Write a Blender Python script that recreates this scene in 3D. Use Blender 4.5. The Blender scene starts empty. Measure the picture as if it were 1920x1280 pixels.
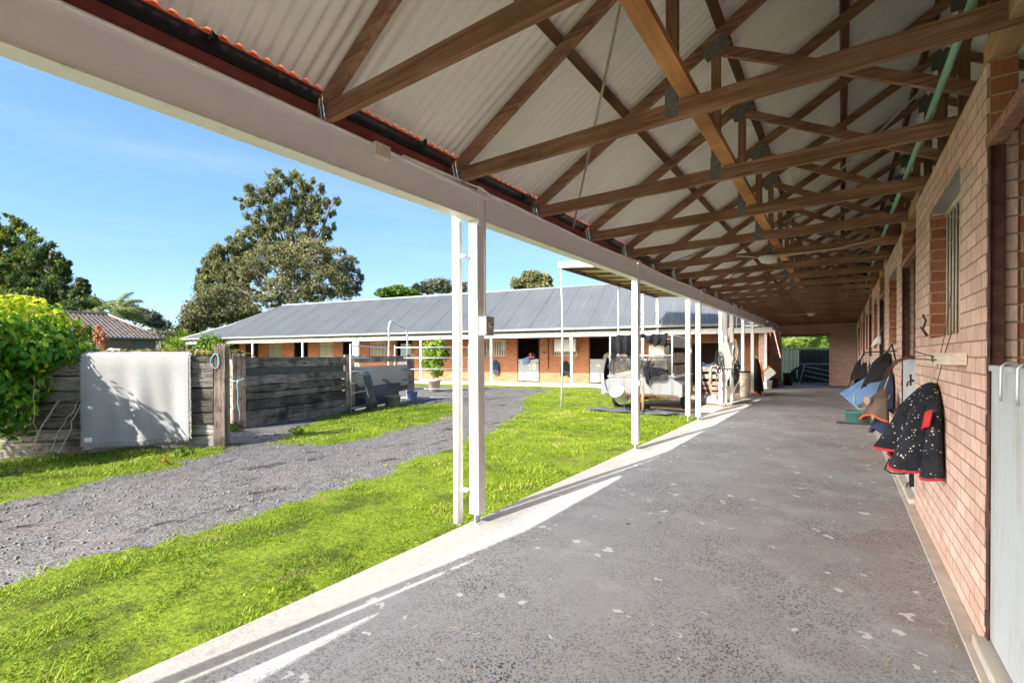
import bpy, bmesh, math, random
import numpy as np
from mathutils import Vector, Matrix
R=math.radians
sc=bpy.context.scene; col=sc.collection
# ---------------- camera, sky, sun, exposure
CAMH=1.48
yaw,pitch,roll=R(35.19),R(-.5),R(.2)
F_=Vector((-math.sin(yaw)*math.cos(pitch),math.cos(yaw)*math.cos(pitch),math.sin(pitch)))
R_=Vector((math.cos(yaw),math.sin(yaw),0)); U_=R_.cross(F_)
R2=R_*math.cos(roll)-U_*math.sin(roll); U2=R_*math.sin(roll)+U_*math.cos(roll)
cd=bpy.data.cameras.new('camera'); cam=bpy.data.objects.new('camera',cd); col.objects.link(cam)
m=Matrix.Identity(4)
for i in range(3): m[i][0]=R2[i]; m[i][1]=U2[i]; m[i][2]=-F_[i]
m[2][3]=CAMH; cam.matrix_world=m
cd.sensor_width=36; cd.lens=875/1920*36; cd.shift_y=.0176; cd.clip_start=.05; cd.clip_end=2000
sc.camera=cam
SUN_EL,SUN_AZ=R(36),R(189)
sd=Vector((math.sin(SUN_AZ)*math.cos(SUN_EL),math.cos(SUN_AZ)*math.cos(SUN_EL),math.sin(SUN_EL)))
w=bpy.data.worlds.new('World'); sc.world=w; w.use_nodes=True
FILL_GLOW=74.
nt=w.node_tree; bg=nt.nodes['Background']; sky=nt.nodes.new('ShaderNodeTexSky'); sky.sky_type='NISHITA'
sky.sun_disc=False; sky.sun_elevation=SUN_EL; sky.sun_rotation=SUN_AZ; sky.air_density=1.0; sky.dust_density=.1; sky.ozone_density=2.0
# added unseen glow behind and left of the camera, lifts the shaded aisle
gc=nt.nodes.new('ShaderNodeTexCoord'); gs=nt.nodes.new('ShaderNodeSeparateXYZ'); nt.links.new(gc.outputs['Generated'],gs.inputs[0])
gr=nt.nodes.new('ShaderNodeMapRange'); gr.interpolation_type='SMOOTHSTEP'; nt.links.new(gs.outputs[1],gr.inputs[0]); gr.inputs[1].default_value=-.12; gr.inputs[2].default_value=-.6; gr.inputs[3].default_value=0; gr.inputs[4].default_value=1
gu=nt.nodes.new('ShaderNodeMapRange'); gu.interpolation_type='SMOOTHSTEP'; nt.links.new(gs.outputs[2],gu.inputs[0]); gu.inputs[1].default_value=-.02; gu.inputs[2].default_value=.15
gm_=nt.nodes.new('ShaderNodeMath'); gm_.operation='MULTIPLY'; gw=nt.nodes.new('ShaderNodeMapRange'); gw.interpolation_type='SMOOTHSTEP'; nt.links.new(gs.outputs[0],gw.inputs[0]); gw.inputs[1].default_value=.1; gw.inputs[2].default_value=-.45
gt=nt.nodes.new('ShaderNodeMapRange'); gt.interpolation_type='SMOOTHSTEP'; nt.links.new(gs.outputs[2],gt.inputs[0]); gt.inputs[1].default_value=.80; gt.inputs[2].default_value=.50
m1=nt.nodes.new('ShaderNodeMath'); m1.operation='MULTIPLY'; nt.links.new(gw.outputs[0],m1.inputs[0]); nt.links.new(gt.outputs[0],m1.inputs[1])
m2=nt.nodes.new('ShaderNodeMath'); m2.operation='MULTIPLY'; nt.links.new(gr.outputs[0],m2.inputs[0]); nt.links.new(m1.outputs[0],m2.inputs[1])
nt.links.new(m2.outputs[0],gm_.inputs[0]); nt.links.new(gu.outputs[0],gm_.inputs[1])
hs=nt.nodes.new('ShaderNodeHueSaturation'); hs.inputs['Saturation'].default_value=1.2
gg=nt.nodes.new('ShaderNodeGamma'); gg.inputs[1].default_value=.56; nt.links.new(sky.outputs[0],gg.inputs[0])
vm=nt.nodes.new('ShaderNodeVectorMath'); vm.operation='MULTIPLY'; nt.links.new(gg.outputs[0],vm.inputs[0]); vm.inputs[1].default_value=(1.42,1.68,1.98); nt.links.new(vm.outputs[0],hs.inputs['Color'])
cm=nt.nodes.new('ShaderNodeMapping'); nt.links.new(gc.outputs['Generated'],cm.inputs[0]); cm.inputs['Scale'].default_value=(1.2,1.2,9); cm.inputs['Rotation'].default_value=(.06,.05,0)
cn=nt.nodes.new('ShaderNodeTexNoise'); nt.links.new(cm.outputs[0],cn.inputs['Vector']); cn.inputs['Scale'].default_value=2.2; cn.inputs['Detail'].default_value=6; cn.inputs['Roughness'].default_value=.55
cr=nt.nodes.new('ShaderNodeMapRange'); nt.links.new(cn.outputs['Fac'],cr.inputs[0]); cr.inputs[1].default_value=.45; cr.inputs[2].default_value=.85; cr.inputs[4].default_value=.20
cx_=nt.nodes.new('ShaderNodeMix'); cx_.data_type='RGBA'; nt.links.new(cr.outputs[0],cx_.inputs[0]); nt.links.new(hs.outputs[0],cx_.inputs[6]); cx_.inputs[7].default_value=(4.2,4.6,4.9,1)
gx_=nt.nodes.new('ShaderNodeMix'); gx_.data_type='RGBA'; nt.links.new(gm_.outputs[0],gx_.inputs[0]); nt.links.new(cx_.outputs[2],gx_.inputs[6]); gx_.inputs[7].default_value=(FILL_GLOW*1.04,FILL_GLOW*.97,FILL_GLOW*.88,1)
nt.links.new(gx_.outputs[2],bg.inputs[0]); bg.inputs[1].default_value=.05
sl=bpy.data.lights.new('sun','SUN'); sl.energy=2.7; sl.angle=R(.5); sl.color=(1,.95,.87)
so=bpy.data.objects.new('sun',sl); col.objects.link(so); so.rotation_euler=sd.to_track_quat('Z','Y').to_euler(); so.location=(0,0,30)
sc.view_settings.view_transform='Standard'; sc.view_settings.look='None'; sc.view_settings.exposure=2.35; sc.view_settings.gamma=1
sc.render.engine='CYCLES'; sc.cycles.max_bounces=8; sc.cycles.diffuse_bounces=6; sc.cycles.use_denoising=True
sc.cycles.transparent_max_bounces=8; sc.cycles.sample_clamp_indirect=8
# ---------------- materials
def rgb(c): return (c[0],c[1],c[2],1)
class N:
    def __init__(s,name,rough=.8,metal=0,spec=.3):
        s.m=bpy.data.materials.new(name); s.m.use_nodes=True; s.t=s.m.node_tree; s.b=s.t.nodes['Principled BSDF']
        s.b.inputs['Roughness'].default_value=rough; s.b.inputs['Metallic'].default_value=metal; s.b.inputs['Specular IOR Level'].default_value=spec
        s.co=s.n('ShaderNodeTexCoord').outputs['Object']
    def n(s,t,**k):
        x=s.t.nodes.new(t)
        for a,b in k.items(): setattr(x,a,b)
        return x
    def l(s,a,b): s.t.links.new(a,b)
    def sock(s,v,i):
        if hasattr(v,'links') or hasattr(v,'is_output'): s.l(v,i)
        else: i.default_value=v
    def math(s,op,a,b=0.,c=None,clamp=False):
        x=s.n('ShaderNodeMath',operation=op,use_clamp=clamp); s.sock(a,x.inputs[0]); s.sock(b,x.inputs[1])
        if c is not None: s.sock(c,x.inputs[2])
        return x.outputs[0]
    def mapv(s,scale=(1,1,1),rot=(0,0,0),v=None,loc=(0,0,0)):
        x=s.n('ShaderNodeMapping'); s.l(v or s.co,x.inputs[0]); x.inputs['Scale'].default_value=scale; x.inputs['Rotation'].default_value=rot; x.inputs['Location'].default_value=loc
        return x.outputs[0]
    def noise(s,scale,detail=4,rough=.6,v=None,dist=0):
        x=s.n('ShaderNodeTexNoise'); s.l(v or s.co,x.inputs['Vector']); x.inputs['Scale'].default_value=scale; x.inputs['Detail'].default_value=detail; x.inputs['Roughness'].default_value=rough; x.inputs['Distortion'].default_value=dist
        return x.outputs['Fac']
    def vor(s,scale,v=None,feature='F1',out='Distance',rnd=1):
        x=s.n('ShaderNodeTexVoronoi',feature=feature); s.l(v or s.co,x.inputs['Vector']); x.inputs['Scale'].default_value=scale; x.inputs['Randomness'].default_value=rnd
        return x.outputs[out]
    def ramp(s,f,stops):
        x=s.n('ShaderNodeValToRGB'); s.l(f,x.inputs[0]); e=x.color_ramp.elements
        while len(e)<len(stops): e.new(.5)
        for i,(p,c) in enumerate(stops):
            e[i].position=p; e[i].color=rgb(c) if hasattr(c,'__len__') else (c,c,c,1)
        return x.outputs[0]
    def mix(s,f,a,b,mode='MIX'):
        x=s.n('ShaderNodeMix',data_type='RGBA',blend_type=mode); s.sock(f,x.inputs[0])
        for v,i in((a,6),(b,7)):
            if hasattr(v,'is_output'): s.l(v,x.inputs[i])
            else: x.inputs[i].default_value=rgb(v)
        return x.outputs[2]
    def col(s,c):
        if hasattr(c,'is_output'): s.l(c,s.b.inputs['Base Color'])
        else: s.b.inputs['Base Color'].default_value=rgb(c)
        return s
    def bump(s,h,st=.5,d=.01):
        x=s.n('ShaderNodeBump'); x.inputs['Strength'].default_value=st; x.inputs['Distance'].default_value=d; s.l(h,x.inputs['Height']); s.l(x.outputs[0],s.b.inputs['Normal']); return s
    def rough(s,v): s.sock(v,s.b.inputs['Roughness']); return s
def plain(name,c,rough=.6,metal=0,var=.25,scale=8,spec=.3,bump=.15):
    k=N(name,rough,metal,spec); n=k.noise(scale,5)
    k.col(k.ramp(n,[(.25,[x*(1-var) for x in c]),(.75,[min(1,x*(1+var)) for x in c])]))
    k.bump(k.noise(scale*6,3),bump,.004); return k.m
def dirty(name,c,dirt,amt=.5,rough=.5,metal=0,streak=(6,6,.8)):
    k=N(name,rough,metal); n=k.noise(1,5,.65,k.mapv(streak)); n2=k.noise(14,5,.7)
    f=k.ramp(k.math('MULTIPLY',n,k.math('ADD',n2,.5)),[(1-amt*.75,0),(1,1)]) if False else k.ramp(k.math('ADD',n,k.math('MULTIPLY',n2,.35)),[(.95-amt*.5,0),(1.0,1)])
    k.col(k.mix(f,c,dirt)); k.bump(n2,.12,.003); return k.m
def wood(name,c1,c2,axis=0,scale=1,rough=.8,dark=None,bump=.35):
    k=N(name,rough,0,.15); sc3=[22,22,22]; sc3[axis]=1.2; oi=k.n('ShaderNodeObjectInfo'); ov=k.n('ShaderNodeVectorMath',operation='ADD'); k.l(k.co,ov.inputs[0]); k.l(oi.outputs['Location'],ov.inputs[1]); v=k.mapv([x*scale for x in sc3],v=ov.outputs[0])
    g=k.noise(1.0,6,.7,v,1.2); big=k.noise(1.3,4,.6)
    c=k.ramp(g,[(.3,c1),(.7,c2)])
    if dark: c=k.mix(k.ramp(big,[(.42,0),(.7,1)]),c,dark)
    k.col(c); k.bump(g,bump,.004); return k.m
def brick(name,c1,c2,mortar,dust=(.5,.33,.24),dustamt=.4,bw=.24,rh=.0862):
    k=N(name,.9,0,.1); tc=k.n('ShaderNodeTexCoord'); sn=k.n('ShaderNodeSeparateXYZ'); k.l(tc.outputs['Normal'],sn.inputs[0])
    sp=k.n('ShaderNodeSeparateXYZ'); k.l(tc.outputs['Object'],sp.inputs[0])
    fx=k.math('GREATER_THAN',k.math('ABSOLUTE',sn.outputs[0]),.5)
    u=k.math('ADD',k.math('MULTIPLY',fx,sp.outputs[1]),k.math('MULTIPLY',k.math('SUBTRACT',1,fx),sp.outputs[0]))
    cb=k.n('ShaderNodeCombineXYZ'); k.l(u,cb.inputs[0]); k.l(sp.outputs[2],cb.inputs[1])
    wob=k.n('ShaderNodeTexNoise'); k.l(tc.outputs['Object'],wob.inputs[0]); wob.inputs['Scale'].default_value=9
    va=k.n('ShaderNodeVectorMath',operation='MULTIPLY_ADD'); k.l(wob.outputs['Color'],va.inputs[0]); va.inputs[1].default_value=(.008,.008,0); k.l(cb.outputs[0],va.inputs[2])
    b=k.n('ShaderNodeTexBrick'); k.l(va.outputs[0],b.inputs[0]); b.inputs['Scale'].default_value=1; b.inputs['Brick Width'].default_value=bw; b.inputs['Row Height'].default_value=rh
    b.inputs['Mortar Size'].default_value=.0052; b.inputs['Mortar Smooth'].default_value=.2; b.inputs['Bias'].default_value=0
    b.inputs['Color1'].default_value=rgb(c1); b.inputs['Color2'].default_value=rgb(c2); b.inputs['Mortar'].default_value=rgb(mortar)
    n=k.noise(2.2,6,.65); fine=k.noise(45,4,.7)
    bk=k.mix(k.ramp(n,[(.35,dustamt*.3),(.75,dustamt)]),b.outputs[0],dust); c=k.mix(b.outputs['Fac'],bk,mortar)
    # rough vertical scraping in the clay face, dark pits
    sv=k.noise(1,4,.7,k.mapv((60,60,14)))
    c=k.mix(.55,c,k.ramp(sv,[(.3,.55),(.5,.95),(.7,1.25)]),'MULTIPLY')
    pit=k.ramp(k.vor(38),[(.09,.45),(.2,1)]); c=k.mix(k.ramp(fine,[(.5,0),(.62,.8)]),c,k.mix(1,c,pit,'MULTIPLY'))
    k.col(c)
    h=k.math('ADD',k.math('MULTIPLY',b.outputs['Fac'],-1.2),k.math('ADD',k.math('MULTIPLY',sv,.5),k.math('MULTIPLY',fine,.3)))
    k.bump(h,.8,.008); return k.m
M={}
M['white']=dirty('white_paint',(.80,.79,.77),(.46,.41,.34),.42,.5,0,(9,9,1.5))
def f():
    k=N('beam_paint',.5,0,.3); g=k.noise(1,5,.7,k.mapv((14,1.0,26)),2.5); wv=k.n('ShaderNodeTexWave',wave_type='BANDS',bands_direction='Z'); k.l(k.mapv((1,.35,1)),wv.inputs[0]); wv.inputs['Scale'].default_value=18; wv.inputs['Distortion'].default_value=9; wv.inputs['Detail'].default_value=3; wv.inputs['Detail Scale'].default_value=.8
    n=k.noise(3,4); k.col(k.ramp(n,[(.3,(.83,.85,.89)),(.7,(.87,.885,.91))])); k.bump(k.math('ADD',k.math('MULTIPLY',wv.outputs['Fac'],.25),k.math('MULTIPLY',g,.9)),.3,.004); return k.m
M['beam']=f()
M['brick']=brick('brick_near',(.56,.30,.215),(.82,.53,.42),(.36,.25,.19),(.86,.68,.59),.6)
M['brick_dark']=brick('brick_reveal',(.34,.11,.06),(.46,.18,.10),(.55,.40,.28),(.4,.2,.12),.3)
M['brick_far']=brick('brick_far',(.30,.11,.055),(.44,.18,.09),(.32,.19,.13),(.50,.26,.15),.4)
M['brick_grey']=brick('brick_house',(.17,.13,.11),(.24,.185,.155),(.25,.22,.19),(.2,.17,.14),.2)
M['truss']=wood('truss_timber',(.12,.055,.028),(.50,.30,.19),0,1,.9,(.17,.09,.055),.8)
M['blockwood']=wood('pale_block',(.55,.47,.36),(.78,.70,.58),1,1,.8)
M['trussv']=wood('truss_web_timber',(.12,.055,.028),(.50,.30,.19),2,1,.9,(.17,.09,.055),.8)
M['purlin']=wood('purlin_timber',(.10,.05,.033),(.24,.13,.08),1,1,.85,(.07,.04,.028))
M['runner']=wood('runner_timber',(.42,.19,.07),(.68,.36,.15),1,1,.8,(.22,.10,.04))
M['lintelwood']=wood('lintel_timber',(.40,.24,.11),(.58,.38,.20),1,1,.8,(.33,.2,.1))
def f():
    k=N('roof_underside',.55,0,.3); n=k.noise(1.2,5,.6); s_=k.noise(1,4,.6,k.mapv((1.5,14,1.5)))
    c=k.ramp(n,[(.3,(.80,.785,.735)),(.7,(.88,.865,.815))]); c=k.mix(k.ramp(s_,[(.5,0),(.75,.35)]),c,(.62,.59,.52)); k.col(c); return k.m
M['sheet_under']=f()
def f(name,c,axis=0):
    k=N(name,.38,.0,.5); n=k.noise(.5,4,.6); s_=k.noise(1,4,.6,k.mapv((9,.6,.6) if axis==0 else (.6,9,.6)))
    k.col(k.mix(k.ramp(s_,[(.45,0),(.8,.4)]),k.ramp(n,[(.3,[x*.9 for x in c]),(.7,[x*1.08 for x in c])]),[x*.75 for x in c])); return k.m
M['roof_grey']=f('grey_roof_sheet',(.105,.112,.118))
M['gutter_grey']=plain('grey_gutter',(.22,.23,.24),.4,0,.08,3)
M['fascia_red']=plain('red_brown_gutter',(.27,.075,.065),.7,0,.35,5)
M['orange']=plain('sunlit_lip',(.70,.15,.05),.6,0,.15,5)  # sunlight on the red gutter edge is put into this orange
M['blackmetal']=plain('black_metal',(.015,.014,.014),.5,0,.3,10)
def f(name,base,dark,orange=False,tint=(0,0,0)):
    k=N(name,.85,0,.25)
    sp=k.noise(210,3,.8); v=k.vor(120,None,'F1','Color'); bw=k.n('ShaderNodeRGBToBW'); k.l(v,bw.inputs[0])
    agg=k.ramp(bw.outputs[0],[(.27,dark),(.36,base),(.8,[x*1.25 for x in base])])
    big=k.noise(.9,6,.62); c=k.mix(k.ramp(big,[(.34,0),(.66,1)]),agg,[x*1.18 for x in base])
    c=k.mix(.45,c,k.ramp(sp,[(.32,.25),(.5,1),(.68,1.3)]),'MULTIPLY')
    # brown soil film towards the stalls
    sx=k.n('ShaderNodeSeparateXYZ'); k.l(k.co,sx.inputs[0]); st=k.noise(1.7,5,.6)
    br=k.math('MULTIPLY',k.ramp(st,[(.40,0),(.66,1)]),k.ramp(k.math('ADD',k.math('MULTIPLY',sx.outputs[0],.25),.72),[(.42,.04),(.95,.55)]))
    c=k.mix(br,c,(.20,.145,.12)); k.ls=None
    pale=k.ramp(k.noise(2.6,6,.75),[(.52,0),(.66,.45)]); c=k.mix(pale,c,(.46,.45,.44))
    # pale droppings of uneven size
    vv=k.n('ShaderNodeTexVoronoi',feature='F1'); dn=k.n('ShaderNodeTexNoise'); k.l(k.co,dn.inputs[0]); dn.inputs['Scale'].default_value=22
    ad=k.n('ShaderNodeVectorMath',operation='MULTIPLY_ADD'); k.l(dn.outputs['Color'],ad.inputs[0]); ad.inputs[1].default_value=(.11,.11,0); k.l(k.co,ad.inputs[2]); k.l(ad.outputs[0],vv.inputs['Vector']); vv.inputs['Scale'].default_value=3.6
    b2=k.n('ShaderNodeRGBToBW'); k.l(vv.outputs['Color'],b2.inputs[0])
    rad=k.math('MULTIPLY',k.math('POWER',b2.outputs[0],4),.17)
    d=k.math('SUBTRACT',rad,vv.outputs['Distance']); c=k.mix(k.math('MULTIPLY',k.math('GREATER_THAN',d,0),.9),c,(.66,.66,.66))
    v3=k.n('ShaderNodeTexVoronoi',feature='F1'); k.l(ad.outputs[0],v3.inputs['Vector']); v3.inputs['Scale'].default_value=8
    b3=k.n('ShaderNodeRGBToBW'); k.l(v3.outputs['Color'],b3.inputs[0]); r3=k.math('MULTIPLY',k.math('POWER',b3.outputs[0],3.0),.38)
    c=k.mix(k.math('MULTIPLY',k.math('GREATER_THAN',k.math('SUBTRACT',r3,v3.outputs['Distance']),0),.9),c,(.62,.62,.61))
    v4=k.n('ShaderNodeTexVoronoi',feature='F1'); k.l(k.mapv((1,1,1),loc=(3.3,1.7,0)),v4.inputs['Vector']); v4.inputs['Scale'].default_value=5.5
    b4=k.n('ShaderNodeRGBToBW'); k.l(v4.outputs['Color'],b4.inputs[0]); r4=k.math('MULTIPLY',k.math('POWER',b4.outputs[0],6),.22)
    c=k.mix(k.math('MULTIPLY',k.math('GREATER_THAN',k.math('SUBTRACT',r4,v4.outputs['Distance']),0),.8),c,(.07,.035,.022))
    # cross-joint every 4 m, hairline
    jy=k.math('ABSOLUTE',k.math('SUBTRACT',k.math('FRACT',k.math('ADD',k.math('MULTIPLY',sx.outputs[1],.25),.1)),.5))
    c=k.mix(k.math('MULTIPLY',k.math('LESS_THAN',jy,.0006),.0),c,(.2,.19,.18))
    # smoother edge strip beside the posts, sunlit tone put into its colour
    es=k.ramp(k.math('ADD',k.math('MULTIPLY',sx.outputs[0],1.0),k.math('ADD',3.0,k.math('MULTIPLY',k.noise(3,3),.08))),[(.60,1),(.72,0)])
    c=k.mix(k.math('MULTIPLY',es,.75),c,k.ramp(k.noise(20,5),[(.3,(.20,.186,.17)),(.7,(.27,.252,.232))]))
    k.col(c); k.bump(k.math('ADD',sp,bw.outputs[0]),.35,.004); return k.m
M['slab']=f('slab_concrete',(.305,.302,.306),(.045,.043,.042))
M['slab_far']=plain('far_slab_concrete',(.46,.36,.28),.9,0,.2,3)
M['concrete']=plain('concrete',(.50,.44,.38),.9,0,.2,5)
def f():
    k=N('gravel',.95,0,.1); v=k.vor(105,None,'F1','Color'); bw=k.n('ShaderNodeRGBToBW'); k.l(v,bw.inputs[0]); c=k.ramp(bw.outputs[0],[(.15,(.04,.039,.04)),(.5,(.11,.105,.106)),(.85,(.23,.215,.21))])
    n=k.noise(.7,6,.62); c=k.mix(k.ramp(n,[(.54,0),(.70,.6)]),c,(.16,.125,.105)); o=k.noise(1.9,5,.7,k.mapv((1,1,1),loc=(7,2,0))); c=k.mix(k.ramp(o,[(.66,0),(.72,.7)]),c,(.30,.13,.06))
    # tyre-churned dark clods along the drive
    d=k.noise(1,5,.75,k.mapv((2.6,.9,1),(0,0,R(-25)))); c=k.mix(k.ramp(d,[(.58,0),(.64,.85)]),c,(.022,.02,.019)); fine=k.noise(8,6,.7); c=k.mix(.5,c,k.ramp(fine,[(.35,.6),(.65,1.3)]),'MULTIPLY')
    k.col(c); k.bump(k.math('ADD',k.math('MULTIPLY',bw.outputs[0],.6),k.math('SUBTRACT',fine,k.math('MULTIPLY',k.ramp(d,[(.56,0),(.66,1)]),1.0))),.8,.02); return k.m
M['gravel']=f()
def f():
    k=N('lawn_soil',.95,0,.1); n=k.noise(2.0,6,.7); g=k.noise(30,5,.8); c=k.ramp(g,[(.3,(.035,.055,.008)),(.5,(.12,.17,.012)),(.7,(.22,.26,.03))]); c=k.mix(k.ramp(n,[(.50,0),(.62,.8)]),c,(.05,.06,.012)); c=k.mix(k.ramp(k.noise(1.3,5,.7,k.mapv((1,1,1),loc=(5,9,0))),[(.60,0),(.70,.85)]),c,(.17,.115,.06)); k.col(c); k.bump(g,.9,.02); return k.m
M['lawn']=f()
def f(name,stops,rough=.6,trans=.35,attr='tint'):
    k=N(name,rough,0,.25); a=k.n('ShaderNodeAttribute',attribute_name=attr); c=k.ramp(a.outputs['Fac'],stops); k.col(c)
    t=k.n('ShaderNodeBsdfTranslucent'); k.l(c,t.inputs[0]); mx=k.n('ShaderNodeMixShader'); mx.inputs[0].default_value=trans; k.l(k.b.outputs[0],mx.inputs[1]); k.l(t.outputs[0],mx.inputs[2]); k.l(mx.outputs[0],k.t.nodes['Material Output'].inputs[0]); return k.m
leafm=f
M['blade']=leafm('grass_blades',[(0,(.05,.09,.004)),(.35,(.145,.235,.009)),(.7,(.29,.37,.022)),(.9,(.34,.34,.07)),(1,(.48,.43,.22))],.6,.4)
M['leaf_vine']=leafm('vine_leaves',[(0,(.025,.09,.010)),(.4,(.06,.20,.012)),(.62,(.24,.38,.015)),(1,(.62,.64,.03))],.4,.3)
M['leaf_cas']=leafm('casuarina_leaves',[(0,(.07,.085,.04)),(.5,(.14,.15,.06)),(1,(.27,.25,.08))],.8,.25)
M['leaf_gum']=leafm('gum_leaves',[(0,(.075,.085,.04)),(.5,(.15,.15,.06)),(1,(.30,.26,.12))],.7,.25)
M['leaf_dark']=leafm('conifer_leaves',[(0,(.03,.06,.022)),(.5,(.075,.12,.03)),(.8,(.19,.22,.03)),(1,(.36,.34,.04))],.8,.25)
M['leaf_grey']=leafm('grey_gum_leaves',[(0,(.09,.105,.085)),(.5,(.15,.16,.11)),(1,(.26,.25,.16))],.8,.25)
M['leaf_bright']=leafm('bright_leaves',[(0,(.04,.09,.012)),(.5,(.11,.19,.02)),(1,(.30,.40,.04))],.5,.35)
M['leaf_brush']=leafm('brush_leaves',[(0,(.06,.07,.025)),(.5,(.16,.14,.05)),(1,(.34,.29,.10))],.8,.25)
M['leaf_red']=leafm('copper_leaves',[(0,(.30,.10,.05)),(1,(.62,.30,.18))],.6,.3)
M['bark']=wood('bark',(.13,.10,.075),(.34,.28,.22),2,.5,.9)
M['bark_pale']=wood('pale_bark',(.30,.25,.2),(.62,.55,.47),2,.3,.8)
def f(name,c1,c2,dk,st=(.7,9,9)):
    k=N(name,.9,0,.1); sx=k.mapv(st); g=k.noise(2.2,7,.72,sx,.8); big=k.noise(1.6,5,.65); c=k.ramp(g,[(.28,c1),(.5,c2),(.72,[x*1.5 for x in c2])]); c=k.mix(k.ramp(big,[(.42,0),(.64,.85)]),c,dk)
    oi=k.n('ShaderNodeObjectInfo'); c=k.mix(1,c,k.ramp(oi.outputs['Random'],[(0,.5),(1,1.45)]),'MULTIPLY'); crack=k.ramp(k.noise(3,5,.8,k.mapv([x*2.2 for x in st])),[(.36,0),(.43,1)]); c=k.mix(crack,(.02,.016,.013),c); k.col(c); k.bump(k.math('ADD',g,crack),.9,.02); return k.m
M['sleeper']=f('sleeper_grey',(.13,.115,.10),(.31,.28,.25),(.085,.065,.048))
M['sleeper_dark']=f('sleeper_dark',(.05,.046,.042),(.21,.195,.18),(.03,.028,.026))
M['sleeper_post']=f('sleeper_post',(.10,.078,.062),(.29,.23,.19),(.05,.037,.03),(9,9,.7))
M['galv_tray']=dirty('galvanised_tray',(.15,.155,.16),(.14,.10,.07),.5,.6,.2)
M['galv']=dirty('galvanised_steel',(.50,.52,.54),(.32,.26,.2),.25,.35,.6)
M['galv_door']=dirty('galvanised_door',(.55,.59,.62),(.36,.31,.26),.62,.5,.1,(7,7,.6))
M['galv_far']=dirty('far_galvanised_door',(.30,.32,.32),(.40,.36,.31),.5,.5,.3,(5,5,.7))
M['rust']=plain('rusted_channel',(.10,.05,.04),.9,0,.5,16,.1,.6)
M['rustpink']=plain('rusted_angle',(.36,.20,.14),.9,0,.4,22,.1,.6)
M['rubber']=plain('rubber_sheet',(.07,.075,.085),.75,0,.35,4)
M['plate']=plain('nail_plate',(.17,.165,.16),.6,.2,.5,60)
M['black']=plain('black_fabric',(.018,.018,.02),.9,0,.4,12)
M['navy']=plain('navy_fabric',(.03,.045,.085),.85,0,.3,9)
M['blue']=dirty('blue_canvas',(.13,.22,.40),(.30,.36,.46),.45,.75)
M['red']=plain('red_trim',(.50,.03,.035),.6,0,.2,14)
M['hivis']=plain('orange_webbing',(.85,.14,.03),.6,0,.1,14)
M['brownleather']=plain('brown_leather',(.13,.085,.065),.6,0,.4,9)
M['greytweed']=plain('grey_cloth',(.24,.24,.26),.9,0,.2,20)
M['greentub']=dirty('green_plastic',(.05,.16,.14),(.2,.2,.17),.3,.5)
M['olive']=dirty('olive_plastic',(.14,.165,.13),(.26,.26,.22),.4,.6)
M['whiteplastic']=dirty('white_plastic',(.75,.74,.71),(.42,.36,.29),.45,.45)
M['cream']=dirty('cream_plastic',(.66,.60,.48),(.40,.35,.28),.3,.5)
M['greybox']=plain('grey_plastic',(.42,.41,.38),.5,0,.1)
M['greenpipe']=plain('green_pipe',(.24,.46,.32),.5,0,.15)
M['strap']=plain('steel_strap',(.50,.46,.40),.5,.5,.3,90)
M['terracotta']=plain('pale_pot',(.60,.46,.38),.8,0,.2)
M['twine']=plain('blue_twine',(.22,.42,.52),.8,0,.2)
M['rope']=plain('beige_rope',(.50,.40,.28),.9,0,.2,30)
M['tyre']=plain('tyre_rubber',(.03,.029,.028),.85,0,.3,14)
M['jack']=plain('orange_jack',(.45,.13,.05),.6,0,.3,14)
M['shadecloth']=plain('shade_cloth',(.014,.014,.016),1,0,.5,9,.02,.9)
M['teal']=plain('teal_glass',(.25,.42,.42),.3,0,.25)
M['tiles_edge']=plain('ridge_tile',(.35,.26,.21),.9,0,.25)
M['pallet']=wood('pallet_timber',(.28,.19,.13),(.45,.33,.25),0,1,.9,(.2,.14,.1))
M['bag']=plain('white_woven_bag',(.24,.24,.24),.7,0,.3,7)
M['greenfence']=plain('green_steel_fence',(.012,.026,.02),.6,0,.2,3)
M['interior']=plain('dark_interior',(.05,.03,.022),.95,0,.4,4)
M['numpaint']=plain('cream_number_paint',(.72,.62,.48),.8,0,.15,30)
M['lampglass']=plain('lamp_cover',(.72,.69,.60),.4,0,.05)
def f():
    k=N('netting',.9,0,.1); k.col((.03,.031,.033)); t=k.n('ShaderNodeBsdfTransparent'); mx=k.n('ShaderNodeMixShader'); n=k.noise(5,4); k.sock(k.ramp(n,[(.3,.35),(.7,.75)]),mx.inputs[0]); k.l(t.outputs[0],mx.inputs[1]); k.l(k.b.outputs[0],mx.inputs[2]); k.l(mx.outputs[0],k.t.nodes['Material Output'].inputs[0]); return k.m
M['netting']=f()
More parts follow.
